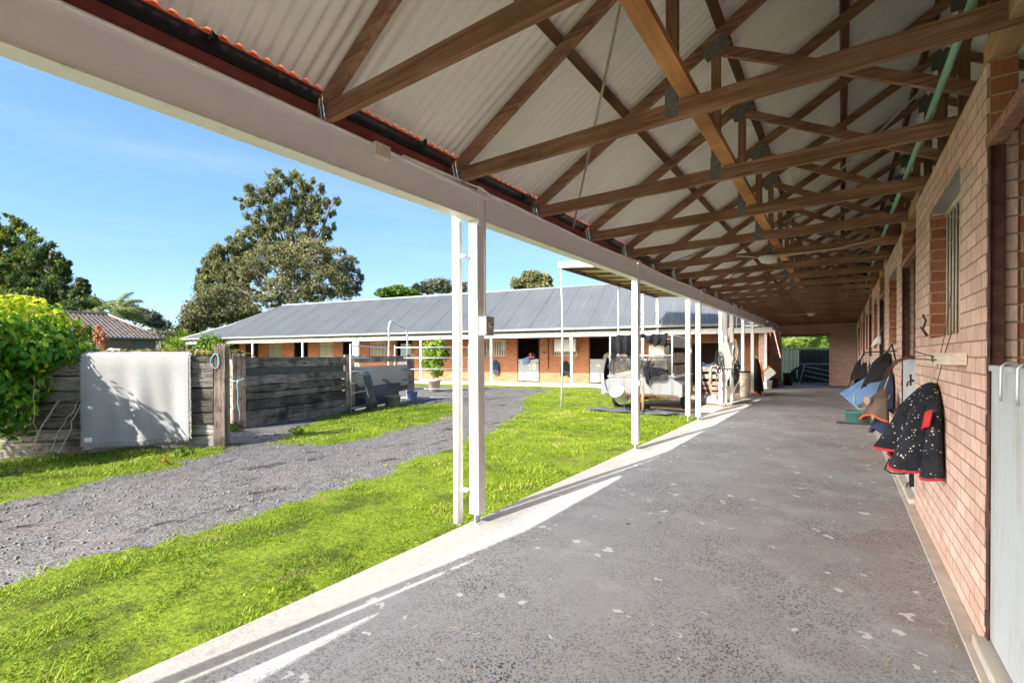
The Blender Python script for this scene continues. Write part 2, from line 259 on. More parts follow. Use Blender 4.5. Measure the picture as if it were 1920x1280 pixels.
# ---------------- mesh helpers
class MB:
    def __init__(s): s.v=[]; s.f=[]
    def add(s,vs,fs):
        o=len(s.v); s.v+= [tuple(p) for p in vs]; s.f+=[tuple(i+o for i in f) for f in fs]; return s
    def box(s,x0,x1,y0,y1,z0,z1):
        return s.add([(x0,y0,z0),(x1,y0,z0),(x1,y1,z0),(x0,y1,z0),(x0,y0,z1),(x1,y0,z1),(x1,y1,z1),(x0,y1,z1)],[(0,3,2,1),(4,5,6,7),(0,1,5,4),(1,2,6,5),(2,3,7,6),(3,0,4,7)])
    def prism(s,p,q,w,h,up=(0,0,1),jit=0):
        p,q=Vector(p),Vector(q); d=(q-p).normalized(); u=Vector(up); x=d.cross(u)
        if x.length<1e-4: x=Vector((1,0,0))
        x.normalize(); u=x.cross(d).normalized(); x=x*w/2; u=u*h/2
        vs=[a+b for a in (p,q) for b in (-x-u,x-u,x+u,-x+u)]
        if jit: vs=[v+Vector([random.uniform(-jit,jit) for _ in range(3)]) for v in vs]
        return s.add(vs,[(0,3,2,1),(4,5,6,7),(0,1,5,4),(1,2,6,5),(2,3,7,6),(3,0,4,7)])
    def tube(s,pts,r,n=8,close=False,cap=True):
        pts=[Vector(p) for p in pts]; o=len(s.v); rings=[]; prev=None; L=len(pts)
        rr=r if hasattr(r,'__len__') else [r]*L
        for i,p in enumerate(pts):
            if close: d=pts[(i+1)%L]-pts[i-1]
            else: d=pts[min(i+1,L-1)]-pts[max(i-1,0)]
            d.normalize()
            if prev is None: a=Vector((0,0,1)) if abs(d.z)<.9 else Vector((1,0,0)); x=d.cross(a).normalized()
            else: x=(prev-d*prev.dot(d)).normalized()
            prev=x; y=d.cross(x)
            for k in range(n):
                t=2*math.pi*k/n; s.v.append(tuple(p+(x*math.cos(t)+y*math.sin(t))*rr[i]))
        m_=L if close else L-1
        for i in range(m_):
            for k in range(n):
                a=o+i*n+k; b=o+i*n+(k+1)%n; j=(i+1)%L; s.f.append((a,b,o+j*n+(k+1)%n,o+j*n+k))
        if cap and not close: s.f.append(tuple(o+k for k in range(n-1,-1,-1))); s.f.append(tuple(o+(L-1)*n+k for k in range(n)))
        return s
    def lathe(s,prof,c,n=24,axis=None):
        o=len(s.v); c=Vector(c); q=(Vector(axis).to_track_quat('Z','Y') if axis else None)
        for r,z in prof:
            for k in range(n):
                t=2*math.pi*k/n; v=Vector((r*math.cos(t),r*math.sin(t),z)); v=(q@v if q else v)+c; s.v.append(tuple(v))
        for i in range(len(prof)-1):
            for k in range(n): s.f.append((o+i*n+k,o+i*n+(k+1)%n,o+(i+1)*n+(k+1)%n,o+(i+1)*n+k))
        return s
    def grid(s,nu,nv,fn,wrap=False):
        o=len(s.v)
        for j in range(nv+1):
            for i in range(nu+1): s.v.append(tuple(fn(i/nu,j/nv)))
        W=nu+1
        for j in range(nv):
            for i in range(nu): s.f.append((o+j*W+i,o+j*W+i+1,o+(j+1)*W+i+1,o+(j+1)*W+i))
        return s
    def build(s,name,mat,parent=None,smooth=False,bevel=0,solid=0,sub=0):
        me=bpy.data.meshes.new(name); me.from_pydata(s.v,[],s.f); me.validate(); me.update()
        me.materials.append(M[mat] if isinstance(mat,str) else mat)
        if smooth: me.polygons.foreach_set('use_smooth',[True]*len(me.polygons))
        o=bpy.data.objects.new(name,me); col.objects.link(o)
        if parent: o.parent=parent
        if sub: x=o.modifiers.new('s','SUBSURF'); x.levels=x.render_levels=sub
        if solid: x=o.modifiers.new('t','SOLIDIFY'); x.thickness=solid; x.offset=0
        if bevel: x=o.modifiers.new('b','BEVEL'); x.width=bevel; x.segments=2; x.limit_method='ANGLE'
        return o
def tag(o,label=None,cat=None,group=None,kind=None):
    if label: o['label']=label
    if cat: o['category']=cat
    if group: o['group']=group
    if kind: o['kind']=kind
    return o
def empty(name,loc=(0,0,0),rz=0,**k):
    o=bpy.data.objects.new(name,None); col.objects.link(o); o.location=loc; o.rotation_euler=(0,0,rz); o.empty_display_size=.2
    return tag(o,**k)
def dupe(o,parent,**k):
    c=o.copy(); col.objects.link(c); c.parent=parent
    for a,b in k.items(): setattr(c,a,b)
    for ch in list(o.children): d=ch.copy(); col.objects.link(d); d.parent=c
    return c
def px(u,v,w):   # point at depth w seen at photo pixel u,v
    return Vector((0,0,CAMH))+w*(F_+R2*(u-960)/875-U2*(v-(640+.0176*1920))/875)
def npmesh(name,V,Fq,mat,parent=None,tint=None,smooth=False):
    me=bpy.data.meshes.new(name); nv=len(V); k=Fq.shape[1]; nf=len(Fq)
    me.vertices.add(nv); me.vertices.foreach_set('co',V.astype(np.float32).ravel())
    me.loops.add(nf*k); me.loops.foreach_set('vertex_index',Fq.astype(np.int32).ravel())
    me.polygons.add(nf); me.polygons.foreach_set('loop_start',np.arange(0,nf*k,k,dtype=np.int32)); me.polygons.foreach_set('loop_total',np.full(nf,k,dtype=np.int32))
    if smooth: me.polygons.foreach_set('use_smooth',np.ones(nf,dtype=bool))
    me.update(calc_edges=True)
    if tint is not None: a=me.attributes.new('tint','FLOAT','POINT'); a.data.foreach_set('value',tint.astype(np.float32))
    me.materials.append(M[mat]); o=bpy.data.objects.new(name,me); col.objects.link(o)
    if parent: o.parent=parent
    return o
# ---------------- ground, slab
XW=.59; XB=-2.69
def vnoise(x,y,seed=0):
    def h(i,j): 
        n=np.sin(i*127.1+j*311.7+seed*74.7)*43758.5453; return n-np.floor(n)
    i,j=np.floor(x),np.floor(y); a,b=x-i,y-j; a=a*a*(3-2*a); b=b*b*(3-2*b)
    return (h(i,j)*(1-a)+h(i+1,j)*a)*(1-b)+(h(i,j+1)*(1-a)+h(i+1,j+1)*a)*b
def fbm(x,y,seed=0,o=4):
    s=0;am=.5
    for k in range(o): s=s+am*vnoise(x*2**k,y*2**k,seed+k); am*=.5
    return s/.94
polys=[ [(-2.6,-7),(-3.4,-7),(-4.1,-1),(-4.6,.56),(-4.79,1.16),(-4.72,1.91),(-4.73,2.74),(-4.96,3.9),(-5.41,5.92),(-5.83,7.25),(-6.7,9.49),(-7.43,11.34),(-9.26,13.62),(-9.93,15.3),(-10.9,18.9),(-7,20.3),(-4.9,20.8),(-4.9,17),(-5.6,14.2),(-4.2,12.3),(-2.8,12.1),(-2.6,12.1)],
 [(-9.75,5.75),(-11.0,7.0),(-11.3,8.2),(-11.61,9.97),(-10.38,11.37),(-8.65,9.48),(-7.82,7.66),(-7.4,5.83),(-7.34,5.08),(-7.84,4.5),(-8.3,4.3)],
 [(-7.2,-3),(-7.3,.3),(-7.44,.92),(-7.45,1.34),(-7.64,1.76),(-7.92,2.22),(-7.98,2.74),(-8.25,3.45),(-8.75,3.9),(-9.1,3.5),(-10.9,1.3),(-13,-3)],
 [(-30,13.6),(-18.64,17.0),(-14.54,18.0),(-11,18.9),(-9.5,19.0),(-9.5,21.2),(-30,16.9)],
 [(-40,-30),(-14,-3),(-11.2,1.4),(-9.2,3.7),(-11.0,4.9),(-12.0,8.4),(-13.3,12),(-40,12)]]
def sdf(px_,py_,poly):
    d=np.full(px_.shape,1e9); ins=np.zeros(px_.shape,bool); n=len(poly)
    for i in range(n):
        ax,ay=poly[i]; bx,by=poly[(i+1)%n]; ex,ey=bx-ax,by-ay; wx,wy=px_-ax,py_-ay
        t=np.clip((wx*ex+wy*ey)/(ex*ex+ey*ey),0,1); d=np.minimum(d,(wx-ex*t)**2+(wy-ey*t)**2)
        c=((ay>py_)!=(by>py_))&(px_<(bx-ax)*(py_-ay)/(by-ay+1e-12)+ax); ins^=c
    return np.where(ins,1,-1)*np.sqrt(d)
def lawnmask(x,y):
    s=np.full(x.shape,-9.)
    for p in polys: s=np.maximum(s,sdf(x,y,p))
    bare=(fbm(x*.9,y*.9,5)-.66)*3
    m=s+(fbm(x*2.2,y*2.2,1)-.5)*.55+(fbm(x*9,y*9,2)-.5)*.2
    return m
def gh(x,y): return -.10+(fbm(x*.7,y*.7,9)-.5)*.05+(fbm(x*4,y*4,11)-.5)*.022
NX,NY=300,500
xs=np.linspace(-20,-2.695,NX+1); ys=np.linspace(-4,21.3,NY+1); gx,gy=np.meshgrid(xs,ys)
gm=lawnmask(gx,gy); gz=gh(gx,gy)+np.where(gm>0,.012,0)
# soil meets the slab just under its lip
V=np.stack([gx.ravel(),gy.ravel(),gz.ravel()],1); idx=np.arange((NX+1)*(NY+1)).reshape(NY+1,NX+1)
Fq=np.stack([idx[:-1,:-1],idx[:-1,1:],idx[1:,1:],idx[1:,:-1]],-1).reshape(-1,4); fm=(gm.ravel()[Fq].mean(1)>0)
for nm,sel,mt in (('lawn',fm,'lawn'),('gravel_drive',~fm,'gravel')):
    f_=Fq[sel]; u,inv=np.unique(f_,return_inverse=True); tag(npmesh(nm,V[u],inv.reshape(-1,4),mt,smooth=True),kind='structure')
tag(MB().grid(60,60,lambda u,v:((u-.5)*1200,(v-.5)*1200+200,-.22)).build('ground','lawn'),kind='structure')
s=MB(); s.box(XB-.01,XW+.4,-8,26.75,-.35,0); tag(s.build('floor_slab','slab',bevel=.012),kind='structure')
s=MB(); s.box(-4.6,-2.72,13.6,22.2,-.3,-.03); tag(s.build('side_pavement','slab_far',bevel=.01),kind='structure')
# ---------------- near stable building
B=empty('stable_building',(0,0,0),label='red brick stable building with open timber trussed verandah over the concrete aisle',cat='stable building')
def sheet_z(x): return 3.17+.6*(x+2.58)
RX=1.03
def corr(y0,y1,fx0,fx1,zf,pitch=.076,amp=.0125,seg=8,rows=3):
    n=int((y1-y0)/pitch*seg)
    return lambda u,v:(fx0+(fx1-fx0)*v,y0+(y1-y0)*u,zf(fx0+(fx1-fx0)*v)+amp*math.cos(2*math.pi*(y0+(y1-y0)*u)/pitch)+(.004 if int((y0+(y1-y0)*u)/.76)%2 else 0)),n,rows
fn,n,r=corr(-8,26.9,-2.635,RX,sheet_z); MB().grid(n,r,fn).build('roof','sheet_under',B,smooth=True)
fn,n,r=corr(-8,26.9,RX,4.9,lambda x:sheet_z(2*RX-x)); MB().grid(n,r,fn).build('roof','sheet_under',B,smooth=True)
MB().prism((RX,-8,sheet_z(RX)+.02),(RX,26.9,sheet_z(RX)+.02),.3,.02).build('ridge_cap','roof_grey',B)
# gutter and its red-brown back
s=MB(); s.box(-2.72,-2.685,-8,26.9,2.925,3.05); s.build('gutter_back','fascia_red',B)
MB().box(-2.72,-2.675,-8,26.9,3.0505,3.165).build('eave_shadow_strip','blackmetal',B)  # black strip paints in the shadow at the top of the fascia
s=MB(); s.box(-2.815,-2.721,-8,26.9,2.99,3.002); s.box(-2.82,-2.81,-8,26.9,3.0,3.13); s.build('gutter','white',B)
MB().tube([(-2.655,-8,3.148),(-2.655,26.8,3.148)],.014,8).build('sunlit_gutter_lip','orange',B,smooth=True)
for i in range(10,46): MB().box(-2.685,-2.628,-7.8+i*.74,-7.77+i*.74,3.11,3.175).build('gutter_bracket','blackmetal',B)
# purlins
for x in (-1.64,-.82,.02,.84):
    z=3.128+.6*(x+2.58)
    MB().prism((x,-8,z+.017),(x,26.8,z+.017),.072,.038,up=(-.51,0,.86)).build('purlin','purlin',B)
    xm=2*RX-x
    MB().prism((xm,-8,z+.017),(xm,26.8,z+.017),.072,.038,up=(.51,0,.86)).build('purlin','purlin',B)
# verandah beam with lap joints, posts, stirrups
s=MB(); s.box(-2.685,-2.59,-8,26.7,2.67,2.92); s.build('verandah_beam','beam',B,bevel=.006)
MB().box(-2.70,-2.575,-8,26.7,2.6605,2.6695).build('beam_cover_strip','white',B)
PY=[-4.7,-.78,3.2,7.12,11.07,15.0,18.95,22.6]
for i,y in enumerate(PY):
    s=MB(); s.box(-2.688,-2.588,y-.05,y+.05,.085,2.6605); p=s.build('post','white',B,bevel=.006)
    s=MB(); s.box(-2.64-.006,-2.64+.006,y-.035,y+.035,0,.09); s.box(-2.69,-2.59,y-.05,y+.05,0,.004); q=s.build('steel_stirrup','galv',p)
    s=MB(); s.box(-2.5895,-2.576,y-.045,y+.045,2.62,2.955); s.build('post_strap','beam',p,bevel=.002)
for y in (-.85,3.1):
    s=MB(); s.tube([(-2.785,y,3.0),(-2.785,y,2.9),(-2.780,y,2.78),(-2.775,y,2.6),(-2.775,y,.0)],.043,16); d=s.build('downpipe','white',B,smooth=True)
    s=MB()
    for z in (.3,2.35): s.box(-2.74,-2.68,y-.008,y+.03,z-.012,z+.012)
    s.build('bracket','white',d)
# trusses: master data then copies
def mk_truss():
    t={}
    c=MB(); c.prism((-2.67,0,2.975),(4.73,0,2.975),.045,.105); t['bottom_chord']=(c,'truss')
    zr=lambda x:3.072+.6*(x+2.58)
    t['rafter']=(MB().prism((-2.70,0,zr(-2.70)),(RX,0,zr(RX)),.044,.095,up=(-.51,0,.86)),'truss')
    t['rafter_b']=(MB().prism((4.76,0,zr(-2.70)),(RX,0,zr(RX)),.044,.095,up=(.51,0,.86)),'truss')
    for k,sx in (('',1),('_b',-1)):
        X=lambda x:RX+(x-RX)*sx
        t['web'+k]=(MB().prism((X(-.855),0,3.028),(X(-.855),0,zr(-.855)-.05),.07,.043,up=(0,1,0)),'trussv')
        t['strut'+k]=(MB().prism((X(-.80),0,3.985),(X(.92),0,3.06),.043,.075),'truss')
        yy=-.0255; a=Vector((X(-.855),yy+.001,4.02)); t['plate_a'+k]=(MB().prism(a-Vector((.09*sx,0,.054)),a+Vector((.09*sx,0,.054)),.002,.12),'plate')
        t['plate_b'+k]=(MB().box(X(-.855)-.04,X(-.855)+.04,yy,yy+.002,2.93,3.12),'plate')
        t['plate_c'+k]=(MB().box(min(X(-2.66),X(-2.56)),max(X(-2.66),X(-2.56)),yy,yy+.002,2.94,3.06),'plate')
    t['king_post']=(MB().prism((RX,0,3.028),(RX,0,zr(RX)-.06),.09,.043,up=(0,1,0)),'trussv')
    yy=-.0255; t['plate_d']=(MB().box(RX-.11,RX+.11,yy,yy+.002,zr(RX)-.22,zr(RX)+.0),'plate'); t['plate_e']=(MB().box(RX-.13,RX+.13,yy,yy+.002,2.93,3.16),'plate'); return t
TY=[-7.0,-5.76,-4.5,-3.26,-2.02,-.78,.47]+[1.71+1.235*k for k in range(21)]
first=None
names={'rafter_b':'rafter','web_b':'web','strut_b':'strut','nail_plate_b':'nail_plate','nail_plate_c':'nail_plate'}
td=mk_truss(); meshes={}
random.seed(3)
for y in TY:
    t=empty('timber_truss',(0,y,0)); t.parent=B
    t.rotation_euler=(0,random.uniform(-.0008,.0008),random.uniform(-.004,.004))
    for k,(mb,mt) in td.items():
        nm='nail_plate' if k.startswith('plate') else names.get(k,k)
        if nm=='nail_plate' and y<0: continue
        if k not in meshes:
            o=mb.build(nm,mt,t); meshes[k]=o.data
        else: o=bpy.data.objects.new(nm,meshes[k]); col.objects.link(o); o.parent=t
s=MB(); s.prism((-.755,-8,3.055),(-.755,9.1,3.055),.095,.045); s.prism((-.77,9.0,3.055),(-.765,26,3.055),.095,.045); s.build('tie_runner','runner',B)
s=MB(); s.prism((2.85,-8,3.055),(2.85,26,3.055),.095,.045); s.build('tie_runner','runner',B)
# perforated strap braces under the sheets
for (a,b) in (((-.76,2.35,4.08),(-2.6,4.95,2.98)),((-2.5,8.2,3.06),(.9,12.4,5.0)),((-2.5,13.2,3.06),(.9,17.4,5.0)),((.9,8.2,5.0),(-2.5,12.4,3.06))):
    MB().prism(a,b,.003,.03,up=(-.5,0,.86)).build('strap_brace','strap',B)
# right-hand brick wall with doors and windows every 3.98 m
BAY=3.98; T=.11
w_=MB(); soffit=MB(); lint=MB()
zt=2.93
for k in range(-2,6):
    d0,d1=1.98+BAY*k,3.27+BAY*k; w0,w1=3.89+BAY*k,5.10+BAY*k; nd=1.98+BAY*(k+1)
    w_.box(XW,XW+T,d1,w0,0,zt); w_.box(XW,XW+T,w0,w1,0,1.60); w_.box(XW,XW+T,w0,w1,2.63,zt)
    w_.box(XW,XW+T,w1,nd,0,zt)
w_.box(XW,XW+T,-8,1.98-2*BAY,0,zt)
w_.build('brick_wall','brick',B)
def f():
    k=N('reveal',.8); return k.m
for k in range(-2,6):
    d0,d1=1.98+BAY*k,3.27+BAY*k; w0,w1=3.89+BAY*k,5.10+BAY*k
    # brick reveals shown at far jambs, darker brick
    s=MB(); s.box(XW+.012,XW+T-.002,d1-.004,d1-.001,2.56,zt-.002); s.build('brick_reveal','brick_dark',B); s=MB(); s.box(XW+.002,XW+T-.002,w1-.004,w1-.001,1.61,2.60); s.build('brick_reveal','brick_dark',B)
    s=MB(); s.box(XW+.004,XW+T-.004,d0-.15,d1+.1,zt+.001,zt+.12); s.build('door_lintel','lintelwood',B,bevel=.004)
    s=MB(); s.box(XW-.006,XW+.055,d0,d1,2.50,2.555); s.build('transom','rustpink',B,bevel=.004)
    s=MB(); s.box(XW+.004,XW+.062,d1-.03,d1-.005,0,2.498); s.box(XW+.004,XW+.01,d1-.045,d1-.03,0,2.498); s.box(XW+.004,XW+.062,d0+.005,d0+.03,0,2.498); s.build('door_frame','rust',B,bevel=.003)
    # stable door: sheeted leaf, frame channel, latch, hinges
    s=MB(); s.box(XW+.012,XW+.04,d0+.035,d1-.047,.075,1.40); dr=s.build('door','galv_door',B,bevel=.006)
    s=MB(); s.box(XW+.002,XW+.05,d0+.033,d1-.045,1.395,1.425); s.build('door_cap','galv_door',dr,bevel=.006)
    for z in (.22,1.22):
        s=MB(); y_=d0+.05; s.tube([(XW-.03,y_,z-.05),(XW-.03,y_,z+.06)],.009,8); s.tube([(XW-.015,y_-.04,z),(XW-.015,y_+.10,z)],.011,8); s.tube([(XW-.015,y_+.02,z),(XW-.05,y_+.02,z-.02),(XW-.055,y_+.02,z-.06)],.008,8)
        s.build('latch','rust',dr,smooth=True)
    for z in (.13,.62,1.1): MB().box(XW-.004,XW+.012,d1-.05,d1-.028,z,z+.08).build('hinge','rust',dr)
    # window: reveal soffit, bars, rowlock sill
    wi=empty('window',(0,0,0)); wi.parent=B
    s=MB(); s.box(XW+.003,XW+T+.02,w0+.002,w1-.002,2.615,2.629); s.build('lintel','galv',wi)
    s=MB(); s.box(XW+T-.02,XW+T+.005,w0,w1,2.58,2.614); s.box(XW+T-.02,XW+T+.005,w0,w1,1.60,1.625)
    for i in range(10): yy=w0+.06+i*(w1-w0-.1)/9; s.tube([(XW+T-.008,yy,1.61),(XW+T-.008,yy,2.6)],.0065,8)
    s.build('bars','cream',wi,smooth=True)
    s=MB()
    for i in range(16): yy=w0+i*(w1-w0)/16; s.box(XW-.006,XW+T,yy+.004,yy+(w1-w0)/16-.004,1.515,1.603)
    s.build('sill','brick',wi,bevel=.003)
    # stall partition
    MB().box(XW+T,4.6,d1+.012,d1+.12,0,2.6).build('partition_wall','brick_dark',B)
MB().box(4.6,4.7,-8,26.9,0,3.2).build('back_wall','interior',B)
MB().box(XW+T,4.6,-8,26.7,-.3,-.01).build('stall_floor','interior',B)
# threshold strip at the foot of the wall
s=MB(); s.box(XW-.075,XW-.001,-8,26.6,-.02,.012); s.build('threshold','concrete',B,bevel=.004)
for k in range(-2,6): MB().box(XW-.045,XW+.06,1.98+BAY*k+.01,3.27+BAY*k-.004,.0125,.065).build('door_step','concrete',B,bevel=.006)
# end wall with opening to the back yard
YE=26.75
s=MB(); s.box(-.46,XW,YE,YE+.11,0,2.93); s.box(-2.42,-.46,YE,YE+.11,2.47,4.2); s.box(-3.2,-2.42,YE,YE+.11,0,2.93); s.box(-.46,XW,YE,YE+.11,2.93,4.4)
s.build('end_wall','brick',B)
MB().box(-2.5,-.4,YE-.03,YE-.001,2.34,2.48).build('opening_lintel','pallet',B)
s=MB(); s.add([(-2.75,YE+.13,2.9),(4.8,YE+.13,2.9),(4.8,YE+.13,3.0),(RX,YE+.13,sheet_z(RX)-.01),(-2.75,YE+.13,3.02)],[(0,1,2,3,4)]); s.box(XW+T,4.7,YE,YE+.11,0,2.93); s.build('gable_wall','interior',B)
s=MB(); s.box(-2.95,-2.62,22.95,23.06,0,2.66); s.build('brick_pier','brick',B)
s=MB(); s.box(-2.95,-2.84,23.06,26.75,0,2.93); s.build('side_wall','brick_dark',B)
# green conduit in the roof space, cables
MB().tube([(.46,-8,3.06),(.48,3.46,3.06),(.47,6,3.07),(.45,9.4,3.06),(.46,20,3.07)],.020,10).build('green_conduit','greenpipe',B,smooth=True)
s=MB(); s.tube([(-2.574,-8,2.905),(-2.574,1.2,2.905),(-2.574,2.05,2.90),(-2.575,3.0,2.885),(-2.572,3.24,2.875),(-2.572,3.25,2.84)],.011,8)
s.tube([(-2.572,3.238,2.84),(-2.572,3.235,1.82)],.011,8)
pts=[(-2.574,2.3,2.915),(-2.574,3.0,2.93),(-2.56,3.2,2.93)]
y=3.3
random.seed(5)
while y<22: pts.append((-2.576,y,2.925-.03*abs(math.sin(y*.9))+random.uniform(-.006,.006))); y+=.45
s.tube(pts,.009,8); s.build('conduit','white',B,smooth=True)
s=MB()
s.tube([(-2.56,14.6,2.98),(-2.5,14.9,2.9),(-2.56,15.3,2.75),(-2.57,15.35,2.3)],.014,8); s.tube([(-2.58,17.5,2.66),(-2.6,18.5,2.5),(-2.58,19.0,2.45),(-2.55,20,2.6)],.006,6); s.build('loose_cable','white',B,smooth=True)
# ---------------- far stable block (local frame: x along the facade, y back from the post line)
FA=R(11.6); F0=(-10.248,20.808)
FB=empty('stable_block',(F0[0],F0[1],-.04),FA,label='long low brick stable block with grey corrugated roof and white posts across the yard',cat='stable block')
S0,S1=-30.9,8.1
def fz(k): return 2.86+.62*(k+.25)
KR=4.0
def hipmask_grid():
    # front slope as strips between eave and ridge / hip line
    pitch=.076; n=int((7.2-S0)/pitch*6); V=[];F=[]
    for i in range(n+1):
        s=S0+(7.2-S0)*i/n
        # break in pitch of the hip: low verandah part then steep
        run=s-S0
        if run<3.35: kt=-.25+run*(1.75/3.35)*1.0
        else: kt=min(KR,1.5+(run-3.35)*(2.5/2.2))
        rib=.015*math.cos(2*math.pi*s/pitch)+(.02 if int((s+50)/.76)%2 else 0)
        for j in range(5):
            k=-.25+(kt+.25)*j/4; V.append((s,k,fz(k)+rib))
    for i in range(n):
        for j in range(4): a=i*5+j; F.append((a,a+5,a+6,a+1))
    return V,F
V_,F_q=hipmask_grid(); s=MB(); s.v=V_; s.f=F_q; s.build('roof','roof_grey',FB,smooth=True)
s=MB(); s.add([(S0,-.25,2.86),(S0+3.35,1.5,fz(1.5)),(S0+5.55,KR,fz(KR)),(S0+5.55,KR+4.3,2.9),(S0,KR+4.3,2.9)],[(0,1,2,3,4)]); s.add([(S0+5.55,KR,fz(KR)-.01),(7.2,KR,fz(KR)-.01),(7.2,KR+4.3,2.9),(S0+5.55,KR+4.3,2.9)],[(0,3,2,1)]); s.build('rear_roof','roof_grey',FB)
s=MB(); s.tube([(S0+5.5,KR,fz(KR)+.02),(7.2,KR,fz(KR)+.02)],.06,8); s.tube([(S0,-.25,2.88),(S0+3.35,1.5,fz(1.5)+.02),(S0+5.55,KR,fz(KR)+.02)],.05,8); s.build('ridge_cap','gutter_grey',FB,smooth=True)
s=MB(); s.box(S0-.05,8.0,-.36,-.25,2.76,2.865); s.build('gutter','gutter_grey',FB,bevel=.015)
s=MB(); s.box(S0+.1,8.05,-.05,.0,2.44,2.69); s.box(S0+.1,S0+.15,0,5,2.44,2.69); s.build('fascia','white',FB,bevel=.004)
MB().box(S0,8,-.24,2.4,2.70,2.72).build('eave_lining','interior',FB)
for x in (-30.7,-27.6,-23.55,-18.85,-14.2,-9.65,-5.15,-.72,3.7):
    s=MB(); s.box(x-.05,x+.05,-.045,.045,.0,2.44); s.box(x-.06,x-.03,-.09,-.052,2.3,2.7) if x in(-27.6,-14.2,-.72) else 0; p=s.build('post','white',FB,bevel=.004)
for q in (-27.75,-14.35): MB().tube([(q,-.1,2.75),(q,-.1,0)],.04,10).build('downpipe','white',FB,smooth=True)
MB().box(-30.9,7.7,-.25,2.41,-.3,0).build('verandah_slab','slab_far',FB,bevel=.01)
KW=2.4; DT=1.31; 
doors=[(-27.5,-26.05),(-22.35,-20.95),(-17.75,-16.55),(-13.2,-11.95),(-4.66,-3.28),(-.45,.92)]
wins=[(-25.0,-23.55),(-19.95,-18.6),(-15.45,-14.05),(-6.75,-5.4),(-2.5,-1.12)]
ops=[(2.35,2.9),(3.3,7.0)][1:]
ev=sorted([(a,b,'d') for a,b in doors]+[(a,b,'w') for a,b in wins]+[(a,b,'o') for a,b in ops])
w_=MB(); x=-28.2
for a,b,t in ev:
    w_.box(x,a,KW,KW+.11,0,2.72)
    if t=='w': w_.box(a,b,KW,KW+.11,0,1.48); w_.box(a,b,KW,KW+.11,2.42,2.72)
    if t=='d': w_.box(a-.01,b+.01,KW+.03,KW+.10,2.66,2.719)
    if t=='o': w_.box(a,b,KW,KW+.11,2.16,2.72)
    x=b
w_.box(x,8.2,KW,KW+.11,0,2.72); w_.box(-28.2,-28.09,KW+.11,KW+4,0,2.72); w_.build('brick_wall','brick_far',FB)
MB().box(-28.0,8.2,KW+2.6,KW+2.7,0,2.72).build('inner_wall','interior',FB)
numbers={-4.66:'10',-.45:'9'}
for a,b in doors:
    s=MB(); s.box(a-.0,b,KW+.01,KW+.06,2.44,2.50); s.box(a,a+.06,KW-.01,KW+.05,0,2.44); s.box(b-.06,b,KW-.01,KW+.05,0,2.44); fr=s.build('door_frame','rust',FB)
    s=MB(); s.box(a,b,KW+.07,KW+.09,2.505,2.655); s.build('kick_panel','interior',FB)
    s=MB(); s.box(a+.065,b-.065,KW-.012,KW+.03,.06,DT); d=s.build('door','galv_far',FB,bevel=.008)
    for q0,q1,z0,z1 in ((b-.2,b-.04,1.08,1.12),(b-.2,b-.04,.2,.24),(a,a+.12,1.1,1.16)): MB().box(q0,q1,KW-.05,KW-.013,z0,z1).build('latch','rust',d)
    if a in numbers:
        cu=bpy.data.curves.new('door_number','FONT'); cu.body=numbers[a]; cu.size=.46; cu.extrude=.003; cu.offset=.012; cu.space_character=1.15
        to=bpy.data.objects.new('tmp',cu); col.objects.link(to); dg=bpy.context.evaluated_depsgraph_get(); me=bpy.data.meshes.new_from_object(to.evaluated_get(dg)); bpy.data.objects.remove(to)
        me.materials.clear(); me.materials.append(M['numpaint']); o=bpy.data.objects.new('door_number',me); col.objects.link(o); o.parent=d; o.rotation_euler=(R(90),0,0); o.location=((a+.66) if numbers[a]=='10' else a+.42,KW-.016,.70)
for a,b in wins:
    wi=empty('window',(0,0,0)); wi.parent=FB
    s=MB(); s.box(a,b,KW-.008,KW+.1,1.38,1.478); s.build('sill','brick_far',wi)
    s=MB(); s.box(a,b,KW+.06,KW+.09,2.37,2.42); s.box(a,b,KW+.06,KW+.09,1.48,1.52)
    for i in range(12): xx=a+.06+i*(b-a-.12)/11; s.box(xx-.022,xx+.022,KW+.06,KW+.085,1.5,2.4)
    s.build('bars','cream',wi)
MB().box(-5.72,-5.42,KW+.10,KW+.12,1.82,2.36).build('pane','teal',FB)
MB().box(-12.95,-12.1,KW+.10,KW+.12,1.45,2.3).build('pane','teal',FB)
s=MB(); s.box(-2.3,-1.1,KW-.30,KW-.2,1.72,2.42); s.build('wall_cabinet','white',FB,bevel=.01)
MB().box(-14.55,-14.1,-.16,-.1,1.05,2.38).build('meter_board','white',FB,bevel=.01)
s=MB(); s.tube([(-2.76,KW-.03,2.7),(-2.76,KW-.03,.75)],.022,6); s.box(-3.12,-2.9,KW-.03,KW-.002,1.66,1.72); s.build('wall_pipe','rust',FB)
# right hand open bay: lintel strip and pinboard
s=MB(); s.box(3.2,7.1,KW-.03,KW+.02,2.10,2.158); s.build('bay_lintel','lintelwood',FB)
MB().box(6.2,7.6,KW+1.2,KW+1.25,1.0,2.1).build('pinboard','galv_far',FB)
